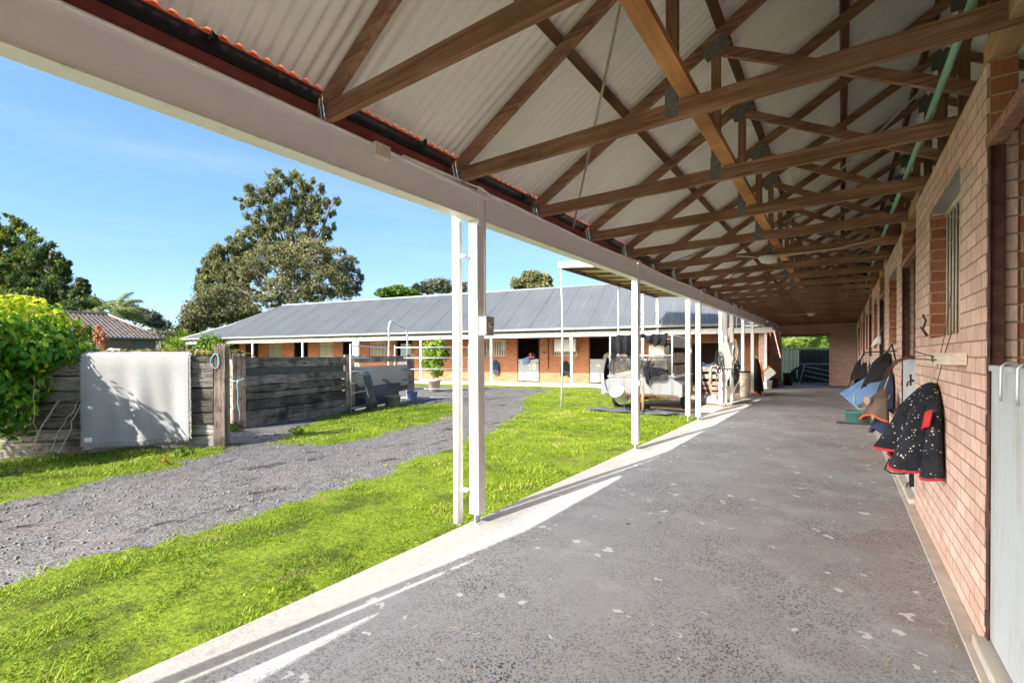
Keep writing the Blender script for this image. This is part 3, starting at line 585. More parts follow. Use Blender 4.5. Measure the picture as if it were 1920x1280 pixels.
# ---------------- skillion canopy over the trailer
CX0,CX1,CY0,CY1=-6.9,-2.95,12.3,21.5
def cz(x): return 4.19-.085*(x-CX0)
CN=empty('canopy',(CX0,CY0,0),label='tall white edged skillion canopy on thin poles over the box trailer',cat='canopy')
def rel(o): o.location=Vector(o.location)-Vector((CX0,CY0,0)); return o
fn=lambda u,v:(CX0-.05+(CX1-CX0+.05)*v,CY0+(CY1-CY0)*u,cz(CX0+(CX1-CX0)*v)+.012*math.cos(2*math.pi*(CY0+(CY1-CY0)*u)/.076)+.03)
rel(MB().grid(int((CY1-CY0)/.076*6),2,fn).build('roof_sheet','sheet_under',CN,smooth=True,solid=.002))
s=MB(); s.prism((CX0-.06,CY0-.02,cz(CX0)+.0),(CX1,CY0-.02,cz(CX1)+.0),.03,.17); s.prism((CX0-.06,CY0-.045,cz(CX0)+.06),(CX1,CY0-.045,cz(CX1)+.06),.02,.05); rel(s.build('front_fascia','white',CN,bevel=.003))
s=MB(); s.box(CX0-.06,CX0-.02,CY0,CY1,cz(CX0)-.10,cz(CX0)+.03); rel(s.build('side_beam','purlin',CN))
s=MB(); s.box(CX1-.1,CX1-.02,CY0,CY1,cz(CX1)-.12,cz(CX1)+.0); rel(s.build('side_beam','purlin',CN))
for i in range(9):
    y=CY0+.75+i*1.0; rel(MB().prism((CX0,y,cz(CX0)-.035),(CX1,y,cz(CX1)-.035),.05,.08).build('rafter','truss',CN))
for i in range(0): x=CX0+.5+i*.95; rel(MB().prism((x,CY0,cz(x)-.005),(x,CY1,cz(x)-.005),.06,.03).build('batten','purlin',CN))
def pole(x,y,r,nm,mt,bend=0):
    s=MB(); z1=cz(x)-.10
    pts=[(x+bend*math.sin(t/8*3.1),y,-.12+(z1+.12)*t/8) for t in range(9)]
    if r<.04: s.tube(pts,r,10); rel(s.build(nm,mt,CN,smooth=True))
    else: s.box(x-r,x+r,y-r,y+r,-.1,z1); rel(s.build(nm,mt,CN,bevel=.004))
pole(-6.88,12.32,.027,'pole','galv',.05); pole(-6.9,16.8,.03,'pole','galv'); pole(-6.88,19.4,.05,'post','white'); pole(-6.88,21.35,.05,'post','white')
for x,y in ((-2.93,11.32),(-2.84,14.5),(-2.76,14.72),(-2.84,18.2)):
    s=MB(); s.box(x-.05,x+.05,y-.05,y+.05,.06,2.76 if y<12 else 3.8); o=rel(s.build('post','white',CN,bevel=.005))
    s=MB(); s.box(x-.008,x+.008,y-.03,y+.03,-.1,.07); rel(s.build('steel_stirrup','galv',CN))
# ---------------- box trailer with cage
TR=empty('box_trailer',(-4.55,12.6,-.1),R(4),label='galvanised box trailer with pipe cage parked under the canopy',cat='trailer')
s=MB(); s.box(-.86,.86,-.01,.03,.50,.98); s.build('front_panel','galv_tray',TR,bevel=.01)
s=MB(); s.box(-.9,-.86,0,2.7,.50,.98); s.box(-.86,.86,2.66,2.7,.5,.98); s.box(.86,.9,0,2.7,.50,.98); s.box(-.86,.86,0.03,2.66,.5,.53); s.build('tray','galv_tray',TR,bevel=.008)
s=MB(); s.tube([(-.9,-.02,.98),(.9,-.02,.98),(.9,2.7,.98),(-.9,2.7,.98)],.028,8,close=True); s.build('top_rail','galv',TR,smooth=True)
s=MB()
for x in (-.86,.86):
    for y in (0.02,2.66): s.tube([(x,y,.95),(x,y,2.16 if x<0 else 2.2)],.028,8)
    s.tube([(x,.02,2.1),(x,2.66,2.1)],.02,8); s.tube([(x,.02,1.56),(x,2.66,1.56)],.02,8)
for y in (0.02,2.66):
    for z in (1.56,2.1): s.tube([(-.86,y,z),(.86,y,z)],.022,8)
s.build('cage','galv',TR,smooth=True)
for z in (1.02,1.36,1.78):
    s=MB(); s.box(.885,.91,.1,2.6,z,z+.28); s.build('side_board','sleeper' if z<1.7 else 'galv_far',TR,bevel=.006)
for sx in (-1,1):
    s=MB(); s.add([(sx*.9,.0,.92),(sx*1.12,.0,.78),(sx*1.12,.0,.46),(sx*.9,.0,.46),(sx*.9,1.5,.92),(sx*1.12,1.5,.78),(sx*1.12,1.5,.46),(sx*.9,1.5,.46)],[(0,1,2,3),(4,7,6,5),(0,4,5,1),(1,5,6,2),(0,3,7,4)]); s.build('mudguard','galv_tray',TR)
    s=MB(); s.lathe([(.18,-.09),(.31,-.09),(.335,-.05),(.335,.05),(.31,.09),(.18,.09)],(sx*1.0,1.1,.335),28,(1,0,0)); wh=s.build('tyre','tyre',TR,smooth=True)
    s=MB(); s.lathe([(.0,-.02),(.19,-.02),(.19,.06),(.0,.05)],(sx*1.0,1.1,.335),20,(1,0,0)); s.build('rim','galv',wh,smooth=True)
s=MB(); s.box(-1.0,1.0,-.03,-.01,.44,.50); s.box(-.9,.9,0,2.7,.42,.48); s.prism((-.5,.1,.44),(0,-.75,.42),.06,.08); s.prism((.5,.1,.44),(0,-.75,.42),.06,.08); s.build('drawbar','rust',TR)
s=MB(); s.tube([(.22,-.5,.68),(.22,-.5,.1)],.035,10); s.tube([(.22,-.5,.9),(.22,-.5,.68)],.018,8); s.tube([(.12,-.5,.42),(.22,-.5,.42),(.22,-.5,.5)],.03,8); jk=s.build('jockey_stand','jack',TR,smooth=True)
s=MB(); s.lathe([(0,-.03),(.08,-.03),(.08,.03),(0,.03)],(.22,-.5,.08),16,(1,0,0)); s.build('jockey_wheel','tyre',jk)
# shade cloth over the cage
def cloth(nm,fn,nu,nv,mt,parent=None,solid=.006,**k):
    s=MB(); s.grid(nu,nv,fn); o=s.build(nm,mt,parent,smooth=True,solid=solid); tag(o,**k); return o
def shf(u,v):
    x=-.80+1.55*u; drop=.40+.20*math.sin(u*6.3+.3)+.10*math.sin(u*17+1)+.04*math.sin(u*41)
    if v<.3: y=.9-.9*(v/.3); z=2.14+.03*math.sin(u*9)-.05*math.sin(v*10)
    else:
        q=(v-.3)/.7; y=-.08-.07*abs(math.sin(u*19+q*6*(u-.5)))*(.3+q)-.03*math.sin(u*47); z=2.14-drop*q-.03*math.sin(u*30)
    return (x,y,z)
sh=cloth('shade_cloth',shf,60,22,'shadecloth',label='black shade cloth bunched over the trailer cage top rail',cat='shade cloth')
sh.parent=None; sh.location=(-4.55,12.6,-.1); sh.rotation_euler=(0,0,R(4))
def shf2(u,v):
    x=-.86+1.6*u; z=1.55-.55*v*(1-.3*math.sin(u*3.1))-.22*max(0,math.sin((u-.45)*5))*v; return (x+.04*math.sin(v*9),-.06-.05*abs(math.sin(u*19+v*3))*v-.02*v,z)
sh=cloth('shade_cloth',shf2,60,18,'netting',label='thin black shade cloth sagging across the lower front of the trailer cage',cat='shade cloth'); sh.location=(-4.55,12.6,-.1); sh.rotation_euler=(0,0,R(4))
def shf3(u,v): return (-.92-.10*math.sin(v*3)-.05*math.sin(u*9),-.03+.5*u,1.5-.95*v+.04*math.sin(u*12))
s=MB(); random.seed(8)
for i in range(16):
    x0=.10+.3*random.random(); s.tube([(x0+random.uniform(-.15,.2),-.08,1.5-.02*i),(.20+random.uniform(-.08,.1),-.15,1.25),(.22+random.uniform(-.06,.08),-.17+random.uniform(-.02,.02),1.08),(.24+random.uniform(-.06,.08),-.16,.92),(.24+random.uniform(-.04,.06),-.13,.74+.012*i)],[.012,.018,.02,.022,.01],6)
for i in range(8): s.tube([(.26,-.15,1.0+.02*i),(.42,-.15+random.uniform(-.02,.02),1.02+.03*i),(.60,-.12,1.08+.02*i),(.80,-.08,1.12+.04*math.sin(i*2))],[.018,.02,.016,.01],6)
o=s.build('net_bundle','shadecloth',None,smooth=True); o.location=(-4.55,12.6,-.1); o.rotation_euler=(0,0,R(4)); tag(o,'twisted bundle of black netting knotted over the trailer jockey stand','shade cloth')
sh=cloth('shade_cloth',shf3,20,18,'shadecloth',label='black shade cloth hanging at the left corner of the trailer',cat='shade cloth'); sh.location=(-4.55,12.6,-.1); sh.rotation_euler=(0,0,R(4))
s=MB(); s.box(-.75,.7,.1,.9,1.0,1.5); s.box(.2,.62,.15,.8,1.5,1.86); o=s.build('feed_box','cream',None,bevel=.03); o.location=(-4.55,12.6,-.1); o.rotation_euler=(0,0,R(4)); tag(o,'pale stacked crates inside the trailer cage behind the shade cloth','crate')
def bucket(r0,r1,h,nm,mt,loc,rot=(0,0,0),n=28,handle=True,label='',cat='bucket',group=None,lid=False):
    s=MB(); t=.012; s.lathe([(0,0),(r0,0),(r0+.004,.01),(r1-.004,h-.05),(r1+.010,h-.045),(r1+.010,h-.02),(r1,h-.018),(r1+.012,h),(r1-.006,h)]+([(0,h+.002)] if lid else [(r1-t,h-.02),(r0-t,.02),(0,.02)]),(0,0,0),n); o=s.build(nm,mt,None,smooth=True)
    o.location=loc; o.rotation_euler=rot; tag(o,label,cat,group)
    if handle:
        s=MB(); s.tube([((r1+.01)*math.cos(a),(r1+.01)*math.sin(a)*.25-.0,h-.03-(r1)*.95*math.sin(a)) for a in [math.pi*i/14 for i in range(15)]],.004,6); s.build('handle','galv',o,smooth=True)
    return o
bp0,bp1=px(1168,750,12.7),px(1153,727,12.45); bucket(.155,.195,.40,'bucket','whiteplastic',tuple(bp0),tuple((bp1-bp0).to_track_quat('Z','Y').to_euler()),lid=True,handle=False,label='white bucket hanging on its side from the front of the trailer')
s=MB(); s.tube([(-5.08,12.33,.85),(-5.05,12.3,.75),(-5.1,12.28,.6),(-4.98,12.25,.5)],.012,6); o=s.build('rope','rope',None,smooth=True); tag(o,'beige rope holding the white bucket to the trailer corner','rope')
s=MB()
for i in range(7): s.lathe([(.016,-.006),(.022,0),(.016,.006)],(-4.84,12.2,.16-.035*i),8,((1,0,0) if i%2 else (0,1,0)))
o=s.build('chain','galv',None); tag(o,'short steel chain hanging under the white bucket','chain')
s=MB(); s.grid(14,8,lambda u,v:(-5.9+2.3*u+.1*v,11.95+.75*v,-.055+.03*abs(math.sin(u*8+v*5)))); o=s.build('rubber_mat','rubber',None,solid=.015); tag(o,'dark flat rubber mat lying on the ground below the trailer drawbar','mat')
# ---------------- timber sleeper fences
def fence(a,b,z0s,z1,mt,label,seed=0,n=None,jog=.02,parts=None):
    random.seed(seed); a=Vector(a);b=Vector(b); L=(b-a).length; e=empty('sleeper_fence',(a.x,a.y,-.1),math.atan2(b.y-a.y,b.x-a.x),label=label,cat='fence')
    hs=parts; z=z0s
    for i,h in enumerate(hs):
        x=0
        x1=L
        zz=z; g=random.uniform(.006,.016)
        # rough sawn outline: gently waved long board
        s=MB(); nn=24; amp=.006
        ph=[random.uniform(0,6) for _ in range(4)]; tilt=random.uniform(-.012,.012); yo=random.choice((-1,1))*random.uniform(.3,1)*jog
        vs=[];fs=[]
        for j in range(nn+1):
            xx=x+(x1-x)*j/nn; wv=amp*math.sin(j*.9+ph[0])+random.uniform(-.004,.004); wb=amp*math.sin(j*.7+ph[1])+random.uniform(-.003,.003); t=tilt*(j/nn-.5)
            for (yy,z_) in ((-.03,zz+g+wb+t),(.035,zz+g+wb+t),(.035,zz+h-g*.3+wv+t),(-.03,zz+h-g*.3+wv+t)): vs.append((xx,yo+yy+random.uniform(-.003,.003),z_))
        for j in range(nn):
            for q in range(4): c=j*4+q; d=j*4+(q+1)%4; fs.append((c,d,d+4,c+4))
        fs.append((0,3,2,1)); fs.append(tuple(nn*4+q for q in (0,1,2,3))); s.add(vs,fs)
        s.build('sleeper_plank',mt,e,bevel=.010); z+=h
    return e
def tpost(p,w,d,z1,label,mt='sleeper_post',rz=.5,ragged=True,lean=(0,0),parent=None):
    n=5; s=MB(); random.seed(int(abs(p[0]*100))); V=[];F=[]
    N_=7
    for k in range(13):
        z=-.1+(z1+.1)*k/12
        for j in range(4*N_):
            t=j/(4*N_); q=int(t*4); f_=t*4-q
            c=[(-1,-1),(1,-1),(1,1),(-1,1)]; ax,ay=c[q]; bx,by=c[(q+1)%4]; x=(ax+(bx-ax)*f_)*w/2; y=(ay+(by-ay)*f_)*d/2
            gr=.006*math.sin(j*2.1)+.004*math.sin(j*5.3)
            V.append((x*(1+gr*3)+lean[0]*z+random.uniform(-.002,.002),y*(1+gr*3)+lean[1]*z,z+(0 if k<12 else (random.uniform(-.07,.0) if ragged else random.uniform(-.01,0)))))
    M_=4*N_
    for k in range(12):
        for j in range(M_): F.append((k*M_+j,k*M_+(j+1)%M_,(k+1)*M_+(j+1)%M_,(k+1)*M_+j))
    V.append((lean[0]*z1,lean[1]*z1,z1-.03)); 
    for j in range(M_): F.append((12*M_+j,12*M_+(j+1)%M_,len(V)-1))
    s.add(V,F); o=s.build('timber_post',mt,parent); o.location=(p[0],p[1],0); o.rotation_euler=(0,0,rz); tag(o,label,'post'); return o
fence((-10.84,1.36),(-8.86,3.62),-.02,1.5,'sleeper','weathered grey sleeper fence under the pale rug and leafy vine',1,parts=[.24,.20,.19,.22,.20,.24,.20,.12])
MB().box(.05,2.95,.085,.095,.0,1.40).build('dark_backing','blackmetal',[o for o in col.objects if o.name.startswith('sleeper_fence')][0])  # added black sheet, stands in for the shade in the plank gaps
tpost((-8.80,3.70),.17,.14,1.70,'tall ragged sleeper post at the right end of the rug fence, blue rope on it',rz=R(45),lean=(.01,0))
tpost((-9.05,3.86),.16,.12,1.72,'split topped timber post just behind the tall ragged post',rz=R(45))
tpost((-10.68,4.86),.24,.14,1.55,'squared timber gatepost tied with blue twine left of the dark fence',rz=R(72))
tpost((-11.50,8.22),.26,.2,1.53,'squared timber post at the right end of the dark fence',rz=R(72))
tpost((-12.72,11.65),.26,.2,1.55,'dark timber post behind the galvanised arch gate',rz=R(60))
fd=fence((-10.70,5.0),(-11.50,8.10),-.02,1.5,'sleeper_dark','blackened sleeper fence between two squared posts',4,parts=[.20,.19,.24,.15,.17,.22])
s=MB(); s.box(0,3.2,-.02,.03,1.32,1.56); o=s.build('top_plank','sleeper_dark',fd,bevel=.01)
s=MB(); s.grid(20,6,lambda u,v:(3.2*u,.045+.02*math.sin(u*9),1.12+.24*v)); s.build('rubber_backing','rubber',fd)
MB().box(.05,3.15,.085,.095,.0,1.3).build('dark_backing','blackmetal',fd)
fence((-11.95,5.2),(-10.95,5.0),.0,1.5,'sleeper','short grey sleeper fence seen through the gap beside the gatepost',9,parts=[.2,.2,.25,.2,.25,.25,.15])
fr=fence((-11.6,8.35),(-12.72,11.5),.35,1.5,'sleeper','pale topped sleeper fence lined with grey rubber sheet behind the pipe panel',7,parts=[.25,.25])
s=MB(); s.grid(24,6,lambda u,v:(3.35*u,-.05+.015*math.sin(u*12+v*4),.55+.72*v)); s.build('rubber_lining','galv_far',fr,solid=.006)
s=MB(); s.box(0,3.35,-.06,.08,1.38,1.58); s.build('top_plank','sleeper',fr,bevel=.012)
s=MB(); s.grid(24,6,lambda u,v:(2.6*u,-.13+.05*math.sin(u*7+v*3),.05+.62*v)); s.build('rubber_skirt','rubber',fr,solid=.01)
# galvanised pipe panel, arch, long gate
def pipegate(nm,a,b,zs,label,r=.022,post=True,ztop=None,uprights=()):
    a=Vector(a);b=Vector(b); L=(b-a).length; e=empty(nm,(a.x,a.y,-.1),math.atan2(b.y-a.y,b.x-a.x),label=label,cat='gate' if 'gate' in nm else 'fence')
    for z in zs: MB().tube([(0,0,z),(L,0,z)],r,10).build('rail','galv',e,smooth=True)
    for x in (0,L)+tuple(uprights):
        MB().tube([(x,0,-.02),(x,0,(ztop or zs[-1]+.03))],r*1.15,10).build('upright','galv',e,smooth=True)
    return e
pipegate('pipe_fence',(-11.07,7.96),(-12.78,10.72),[.12,.54,.82,1.14,1.52,1.86],'galvanised pipe yard panel with strips of rubber woven through it',.021,ztop=1.92)
pipegate('pipe_gate',(-12.72,10.95),(-10.62,12.45),[.12,.42,.75,1.11,1.50,1.87],'long galvanised pipe gate left of the white verandah post',.022,ztop=1.95)
A_,B_=Vector((-12.99,10.92,0)),Vector((-12.80,11.60,0))
s=MB(); pts=[A_+Vector((0,0,-.1)),A_+Vector((0,0,2.4))]+[A_+(B_-A_)*(.18*(1-math.cos(t*math.pi/10)))+Vector((0,0,2.4+.32*math.sin(t*math.pi/10))) for t in range(1,6)]
pts+=[B_-(B_-A_)*.3+Vector((0,0,2.52)),B_-(B_-A_)*.08+Vector((0,0,2.42)),B_+Vector((0,0,2.26)),B_+Vector((0,0,-.1))]
s.tube(pts,.033,12); o=s.build('arch_frame','galv',None,smooth=True); tag(o,'tall galvanised pipe arch standing at the hinge of the long gate','gate frame')
def rs(u,v):
    P=[(-11.30,8.15,1.05),(-11.12,8.25,1.04),(-11.02,8.33,.92),(-10.98,8.38,.62),(-10.92,8.42,.32),(-10.90,8.43,.14),(-11.0,8.38,-.02),(-11.05,8.35,-.1)]
    t=u*(len(P)-1); i=min(int(t),len(P)-2); q=Vector(P[i]).lerp(Vector(P[i+1]),t-i); return q+Vector((-.05,.30,0))*v
cloth('rubber_strip',rs,28,3,'rubber',solid=.012,label='curled dark rubber strip hanging over the pipe panel to the grass',cat='rubber strip')
cloth('rubber_offcut',lambda u,v:(-11.15-.7*u+.05*math.sin(v*6),8.5+.95*u,-.08+.42*v+.08*math.sin(u*5+v*2)),18,8,'rubber',solid=.012,label='grey rubber offcut slumped against the foot of the pipe panel',cat='rubber sheet')
o=bucket(.23,.24,.34,'drum','olive',(-11.44,9.75,-.1),handle=False,label='squat olive green lidded drum on the grass by the pipe panel',cat='drum',lid=True)
o=bucket(.15,.19,.3,'bucket','blue',(-12.3,11.35,-.08),label='blue bucket behind the foot of the arch frame')
# blue twine tied on the gatepost, loop on the tall post
s=MB(); c=Vector((-10.62,4.80,.98)); s.tube([c+Vector((.16*math.cos(t),.13*math.sin(t),.03*math.sin(2*t))) for t in [i*.52 for i in range(12)]],.009,6,close=True); s.tube([c+Vector(q) for q in ((.16,-.06,0),(.2,-.1,-.15),(.16,-.06,-.3),(.2,-.09,-.5),(.16,-.03,-.7),(.21,-.05,-.85))],.009,6); s.tube([c+Vector(q) for q in ((.16,-.06,0),(.21,-.1,-.06),(.14,-.06,-.2))],.009,6); o=s.build('twine','twine',None,smooth=True); tag(o,'pale blue twine knotted round the gatepost with a long loose end','twine')
s=MB(); c=Vector((-8.78,3.60,1.40)); s.tube([c+Vector((.08*math.cos(t)*.6,.09*math.cos(t)*.5,.12*math.sin(t)+.02*math.sin(2*t))) for t in [i*.45 for i in range(14)]],.007,6,close=True); o=s.build('twine','twine',None,smooth=True); tag(o,'loop of blue rope hanging on the tall ragged post','twine')
# ---------------- rug on the fence
fu=(Vector((-8.86,3.62,0))-Vector((-10.84,1.36,0))).normalized(); fnrm=Vector((fu.y,-fu.x,0)) # towards camera
RG=empty('rug',(-10.08,2.23,1.5),math.atan2(fu.y,fu.x),label='pale grey fringed rug draped over the sleeper fence',cat='rug')
def rug(u,v):
    W=1.50; x=W*u+.03*(v-.3); 
    if v<.12: y=.10-.16*(v/.12); z=.035+.02*math.sin(v/.12*math.pi)
    else:
        q=(v-.12)/.88; fold=.034*math.sin(u*13+q*1.5)*q+.022*math.sin(u*29-q*2)*q*(.4+.6*math.sin(u*3.1))+.03*q*math.sin(u*5.5+.8)
        y=-.075-.03*math.sin(min(1,q*6)*1.57)-fold; z=.03-1.42*q+.012*math.sin(u*9)*q-.06*q*(1-u)
    return (x,y,z)
s=MB(); s.grid(90,60,rug); cl=s.build('rug_cloth',None or plain('rug_wool',(.33,.32,.315),.95,0,.10,30,.1,.35),RG,smooth=True,solid=.008)
s=MB()
for (u0,u1) in ((.0,.016),(.984,1.0)):
    s.grid(1,50,lambda u,v:Vector(rug(u0+(u1-u0)*u,.02+.97*v))+Vector((0,-.008,0)))
s.grid(60,1,lambda u,v:Vector(rug(u,.975+.02*v))+Vector((0,-.008,0)))
s.build('binding',plain('rug_binding',(.33,.32,.31),.9,0,.1,20),RG,solid=.004)
random.seed(2); s=MB()
for i in range(260):
    u=i/259; p=Vector(rug(u,1)); s.tube([p,p+Vector((random.uniform(-.012,.012),random.uniform(-.01,.01),-.03)),p+Vector((random.uniform(-.02,.02),random.uniform(-.015,.01),-.055-random.uniform(0,.02)))],[.004,.005,.002],4)
for i in range(300):
    v=.1+.9*(i%150)/149; sd_=-1 if i<150 else 1; p=Vector(rug(0 if sd_<0 else 1,v)); s.tube([p,p+Vector((sd_*.02,random.uniform(-.012,.012),-.008)),p+Vector((sd_*(.03+random.uniform(0,.015)),random.uniform(-.015,.01),-.02))],[.004,.005,.002],4)
s.build('fringe',plain('rug_fringe',(.40,.39,.37),.95,0,.25,40),RG)
p=Vector(rug(.055,.955)); MB().box(p.x-.05,p.x+.05,p.y-.022,p.y-.015,p.z-.02,p.z+.05).build('care_tag','white',RG)
# ---------------- things along the brick wall
random.seed(11)
def blanket(loc,ry,rx,h,nm,mt,trim=None,label='',cat='horse rug',folds=7,fd=.16,seed=0,squash=1.0,n=120,m=36,tilt=0,group=None):
    random.seed(seed); ph=[random.uniform(0,6) for _ in range(4)]
    def fn(u,v):
        g=v**.8
        prof=.10+.62*min(1,v*3.2)**.6+.28*v
        if u<.78:
            a=math.pi*u/.78; w_=abs(math.sin(folds*a+ph[0]+.5*math.sin(2*a+ph[1])+.3*v))
            fo=1-fd*min(1,v*2.2)*(1-w_)**1.1+.05*g*math.sin(folds*2.3*a+ph[2]+v*2); y=ry*math.cos(a)*prof*(1+.2*(fo-1)); x=-rx*max(0,math.sin(a))**.7*(.55*prof+.45*v**1.2)*fo-.012
            hem=1+.13*math.sin(2.4*a+ph[3])+.07*(w_-.5)
        else:
            q=(u-.78)/.22; y=ry*prof*(-1+2*q); x=-.006; hem=1-.06*math.sin(q*3.1)+.0
            e0=1+.13*math.sin(2.4*math.pi+ph[3])+.07*(abs(math.sin(folds*math.pi+ph[0]+.5*math.sin(ph[1])+.3*v))-.5); e1=1+.13*math.sin(ph[3])+.07*(abs(math.sin(ph[0]+.5*math.sin(ph[1])+.3*v))-.5)
            hem=e0*(1-q)+e1*q
        return (x,y+tilt*v,-h*v*(1+(hem-1)*v))
    s=MB(); s.grid(n,m,fn); o=s.build(nm,mt,None,smooth=True,solid=.012); o.location=loc; tag(o,label,cat,group)
    if trim:
        t=MB(); t.tube([fn((i/n)%1.0,1.0) for i in range(n)],.011,6,close=True); t.tube([fn((i/n)%1.0,.93) for i in range(n//3,n*2//3)],.006,5); tt=t.build('binding',trim,o,smooth=True)
    s=MB(); s.tube([Vector((-.03,0,-.02)),Vector((-.01,.01,.06)),Vector((.02,0,.16))],.006,6); s.build('hanging_cord','rope',o,smooth=True)
    return o
def f():
    k=N('speckled_black_fleece',.95,0,.1); vv=k.n('ShaderNodeTexVoronoi'); k.l(k.mapv((1,1,.8)),vv.inputs['Vector']); vv.inputs['Scale'].default_value=60
    b=k.n('ShaderNodeRGBToBW'); k.l(vv.outputs['Color'],b.inputs[0]); r=k.math('MULTIPLY',k.math('POWER',b.outputs[0],3.0),.55)
    n=k.noise(4,4); dens=k.ramp(n,[(.36,0),(.52,1)])
    s_=k.math('MULTIPLY',k.math('GREATER_THAN',k.math('SUBTRACT',r,vv.outputs['Distance']),0),dens)
    c=k.ramp(k.noise(9,5),[(.3,(.012,.013,.018)),(.7,(.035,.038,.05))]); k.col(k.mix(s_,c,(.62,.56,.40))); k.bump(k.math('ADD',k.noise(160,3),s_),.4,.004); return k.m
M['speckle']=f()
blanket((.575,4.68,1.26),.40,.34,.56,'horse_rug','speckle','red','black horse rug with red binding and pale chaff specks hanging nearest on the brick wall',folds=4,fd=.5,seed=4)
s=MB(); s.grid(6,8,lambda u,v:(.515-.03*math.sin(u*3)-.02*v,4.27+.13*u,1.10-.12*v-.05*u)); o=s.build('strap','red',None,solid=.01,smooth=True); tag(o,'short red strap folded over the front of the speckled black rug','strap')
s=MB(); s.tube([(.33,4.95,.62),(.30,4.97,.52),(.34,5.0,.49),(.42,5.1,.47),(.50,5.26,.46)],.006,6); s.tube([(.50,5.25,.6),(.50,5.27,.44)],.008,6); s.box(.485,.515,5.25,5.31,.34,.445); o=s.build('buckle_strap','black',None,smooth=False); tag(o,'black buckle strap dangling below the speckled rug','strap')
# wooden block with nails
s=MB(); s.box(.50,.588,3.66,4.45,1.415,1.487)
o=s.build('wall_block','blockwood',None,bevel=.006); tag(o,'short pale timber block nailed to the brick wall below the barred window','timber block')
s=MB()
for (a,b) in (((.50,4.1,1.46),(.44,4.55,1.50)),((.495,4.0,1.44),(.42,4.6,1.45)),((.50,4.2,1.47),(.47,3.9,1.43))): s.tube([a,b],.004,5)
s.build('nail','rust',o)
s=MB(); s.tube([(.56,3.92,1.62),(.555,4.1,1.5),(.56,4.5,1.25),(.55,4.8,1.26)],.0025,5); s.tube([(.57,4.0,1.9),(.56,4.15,1.62),(.555,4.4,1.4)],.002,5); o=s.build('wire','rust',None); tag(o,'thin wire strung from the window bars to the speckled rug','wire')
s=MB(); s.tube([(.565,4.98,1.63),(.54,5.0,1.68),(.56,5.02,1.75),(.545,5.05,1.80)],.008,6); s.tube([(.56,4.97,1.62),(.53,5.04,1.7)],.006,6); o=s.build('bridle','rust',None); tag(o,'small brown leather strap hooked at the corner of the barred window sill','bridle')
MB().box(.584,.589,5.55,5.66,1.73,1.80).build('switch_plate','greybox',B,bevel=.002)
# hooks over near door and bars over the second one
for i,y in enumerate((2.93,2.69)):
    s=MB(); s.tube([(XW+.045,y,1.40),(XW+.04,y,1.438),(XW-.0,y,1.438),(XW-.012,y,1.42),(XW-.014,y-.0,1.30),(XW-.012,y,1.27)],.006,8); o=s.build('door_hook','galv',None,smooth=True); tag(o,('galvanised hook over the near metal door, closer to the brick wall','galvanised hook over the near metal door at the picture edge')[i],'hook','hooks over the near stable door')
MB().box(XW+.0,XW+.10,2.55,2.66,1.428,1.50).build('block','red',None,bevel=.012); o=bpy.context.scene.objects['block']; o.data.materials[0]=plain('pink_block',(.55,.28,.29),.7,0,.15); tag(o,'pink block standing on top of the near metal door','salt block'); o.name='salt_block'
for i,y in enumerate((6.15,6.45)):
    s=MB(); s.tube([(XW+.06,y-.12,1.43),(XW-.02,y-.1,1.45),(XW-.12,y+.10,1.40),(XW-.2,y+.34,1.22)],.010,8); o=s.build('rug_bar','rust',None,smooth=True); tag(o,('rusty curved bar over the second stable door, front one of a pair','rusty curved bar over the second stable door, rear one of a pair')[i],'rug bar','rug bars over the second stable door')
# blue canvas feeder bag hanging out from the wall
e=empty('feed_bag',(.30,7.55,1.30),R(0),label='faded blue canvas feed bag hanging tilted off the wall',cat='feed bag')
def bg_(u,v):
    pass
s=MB(); A=[Vector(px(*p))-Vector((.30,7.55,1.30)) for p in ((1575,737,7.7),(1636,700,7.45),(1661,724,7.15),(1604,763,7.35))]
N2=Vector((.10,.20,.06))
def q(u,v,d):
    p=A[0].lerp(A[1],u).lerp(A[3].lerp(A[2],u),v)+N2*d; return p+Vector((-.02,-.02,0))*math.sin(u*3.1)*math.sin(v*3.1)
s.grid(10,10,lambda u,v:q(u,v,0)); s.grid(10,3,lambda u,v:q(u,1,v)); s.grid(3,10,lambda u,v:q(0,v,u)); s.grid(3,10,lambda u,v:q(1,v,u)); s.grid(10,10,lambda u,v:q(u,v,1)); s.build('bag_body','blue',e,smooth=False,solid=.006)
s=MB(); s.tube([q(0,0,0)+Vector((0,-.01,0)),q(.5,0,.02),q(1,0,0)],.008,6); s.tube([q(0,0,0),q(0,0,1)],.008,6); s.tube([q(0,1,0),q(.5,1,0),q(1,1,0)],.006,6); s.build('rim','blue',e,smooth=True)
s=MB(); s.grid(12,4,lambda u,v:q(.05+.9*u,.03+.30*v*(1-.55*u),-.05)+Vector((0,0,-.012*math.sin(u*8)))); s.build('flap','blue',e,smooth=True,solid=.005)
s=MB(); s.tube([q(1,0,0),Vector((.22,-.05,.30)),Vector((.27,0,.05))],.008,6); s.tube([q(0,.0,1),Vector((-.05,.2,.2)),Vector((.27,.05,.22))],.008,6); s.build('sling','black',e,smooth=True)
blanket((.57,8.7,1.50),.40,.32,.46,'horse_rug','black',None,'black rug bunched on the wall right above the blue feed bag',folds=6,fd=.2,seed=8)
blanket((.57,8.2,1.22),.30,.22,.52,'horse_rug','navy',None,'dark rug hanging behind and right of the blue feed bag',folds=5,fd=.2,seed=9)
o=blanket((.47,7.5,1.04),.24,.25,.36,'horse_boots','brownleather','hivis','brown cloth with orange hem and round badge below the blue bag',cat='horse rug',folds=4,fd=.08,seed=13)
s=MB(); s.lathe([(0,0),(.05,0),(.05,.006),(0,.008)],(-.20,-.14,-.14),20,(-1,-.8,.1)); s.build('badge',plain('badge',(.42,.24,.17),.7,0,.5,60),o)
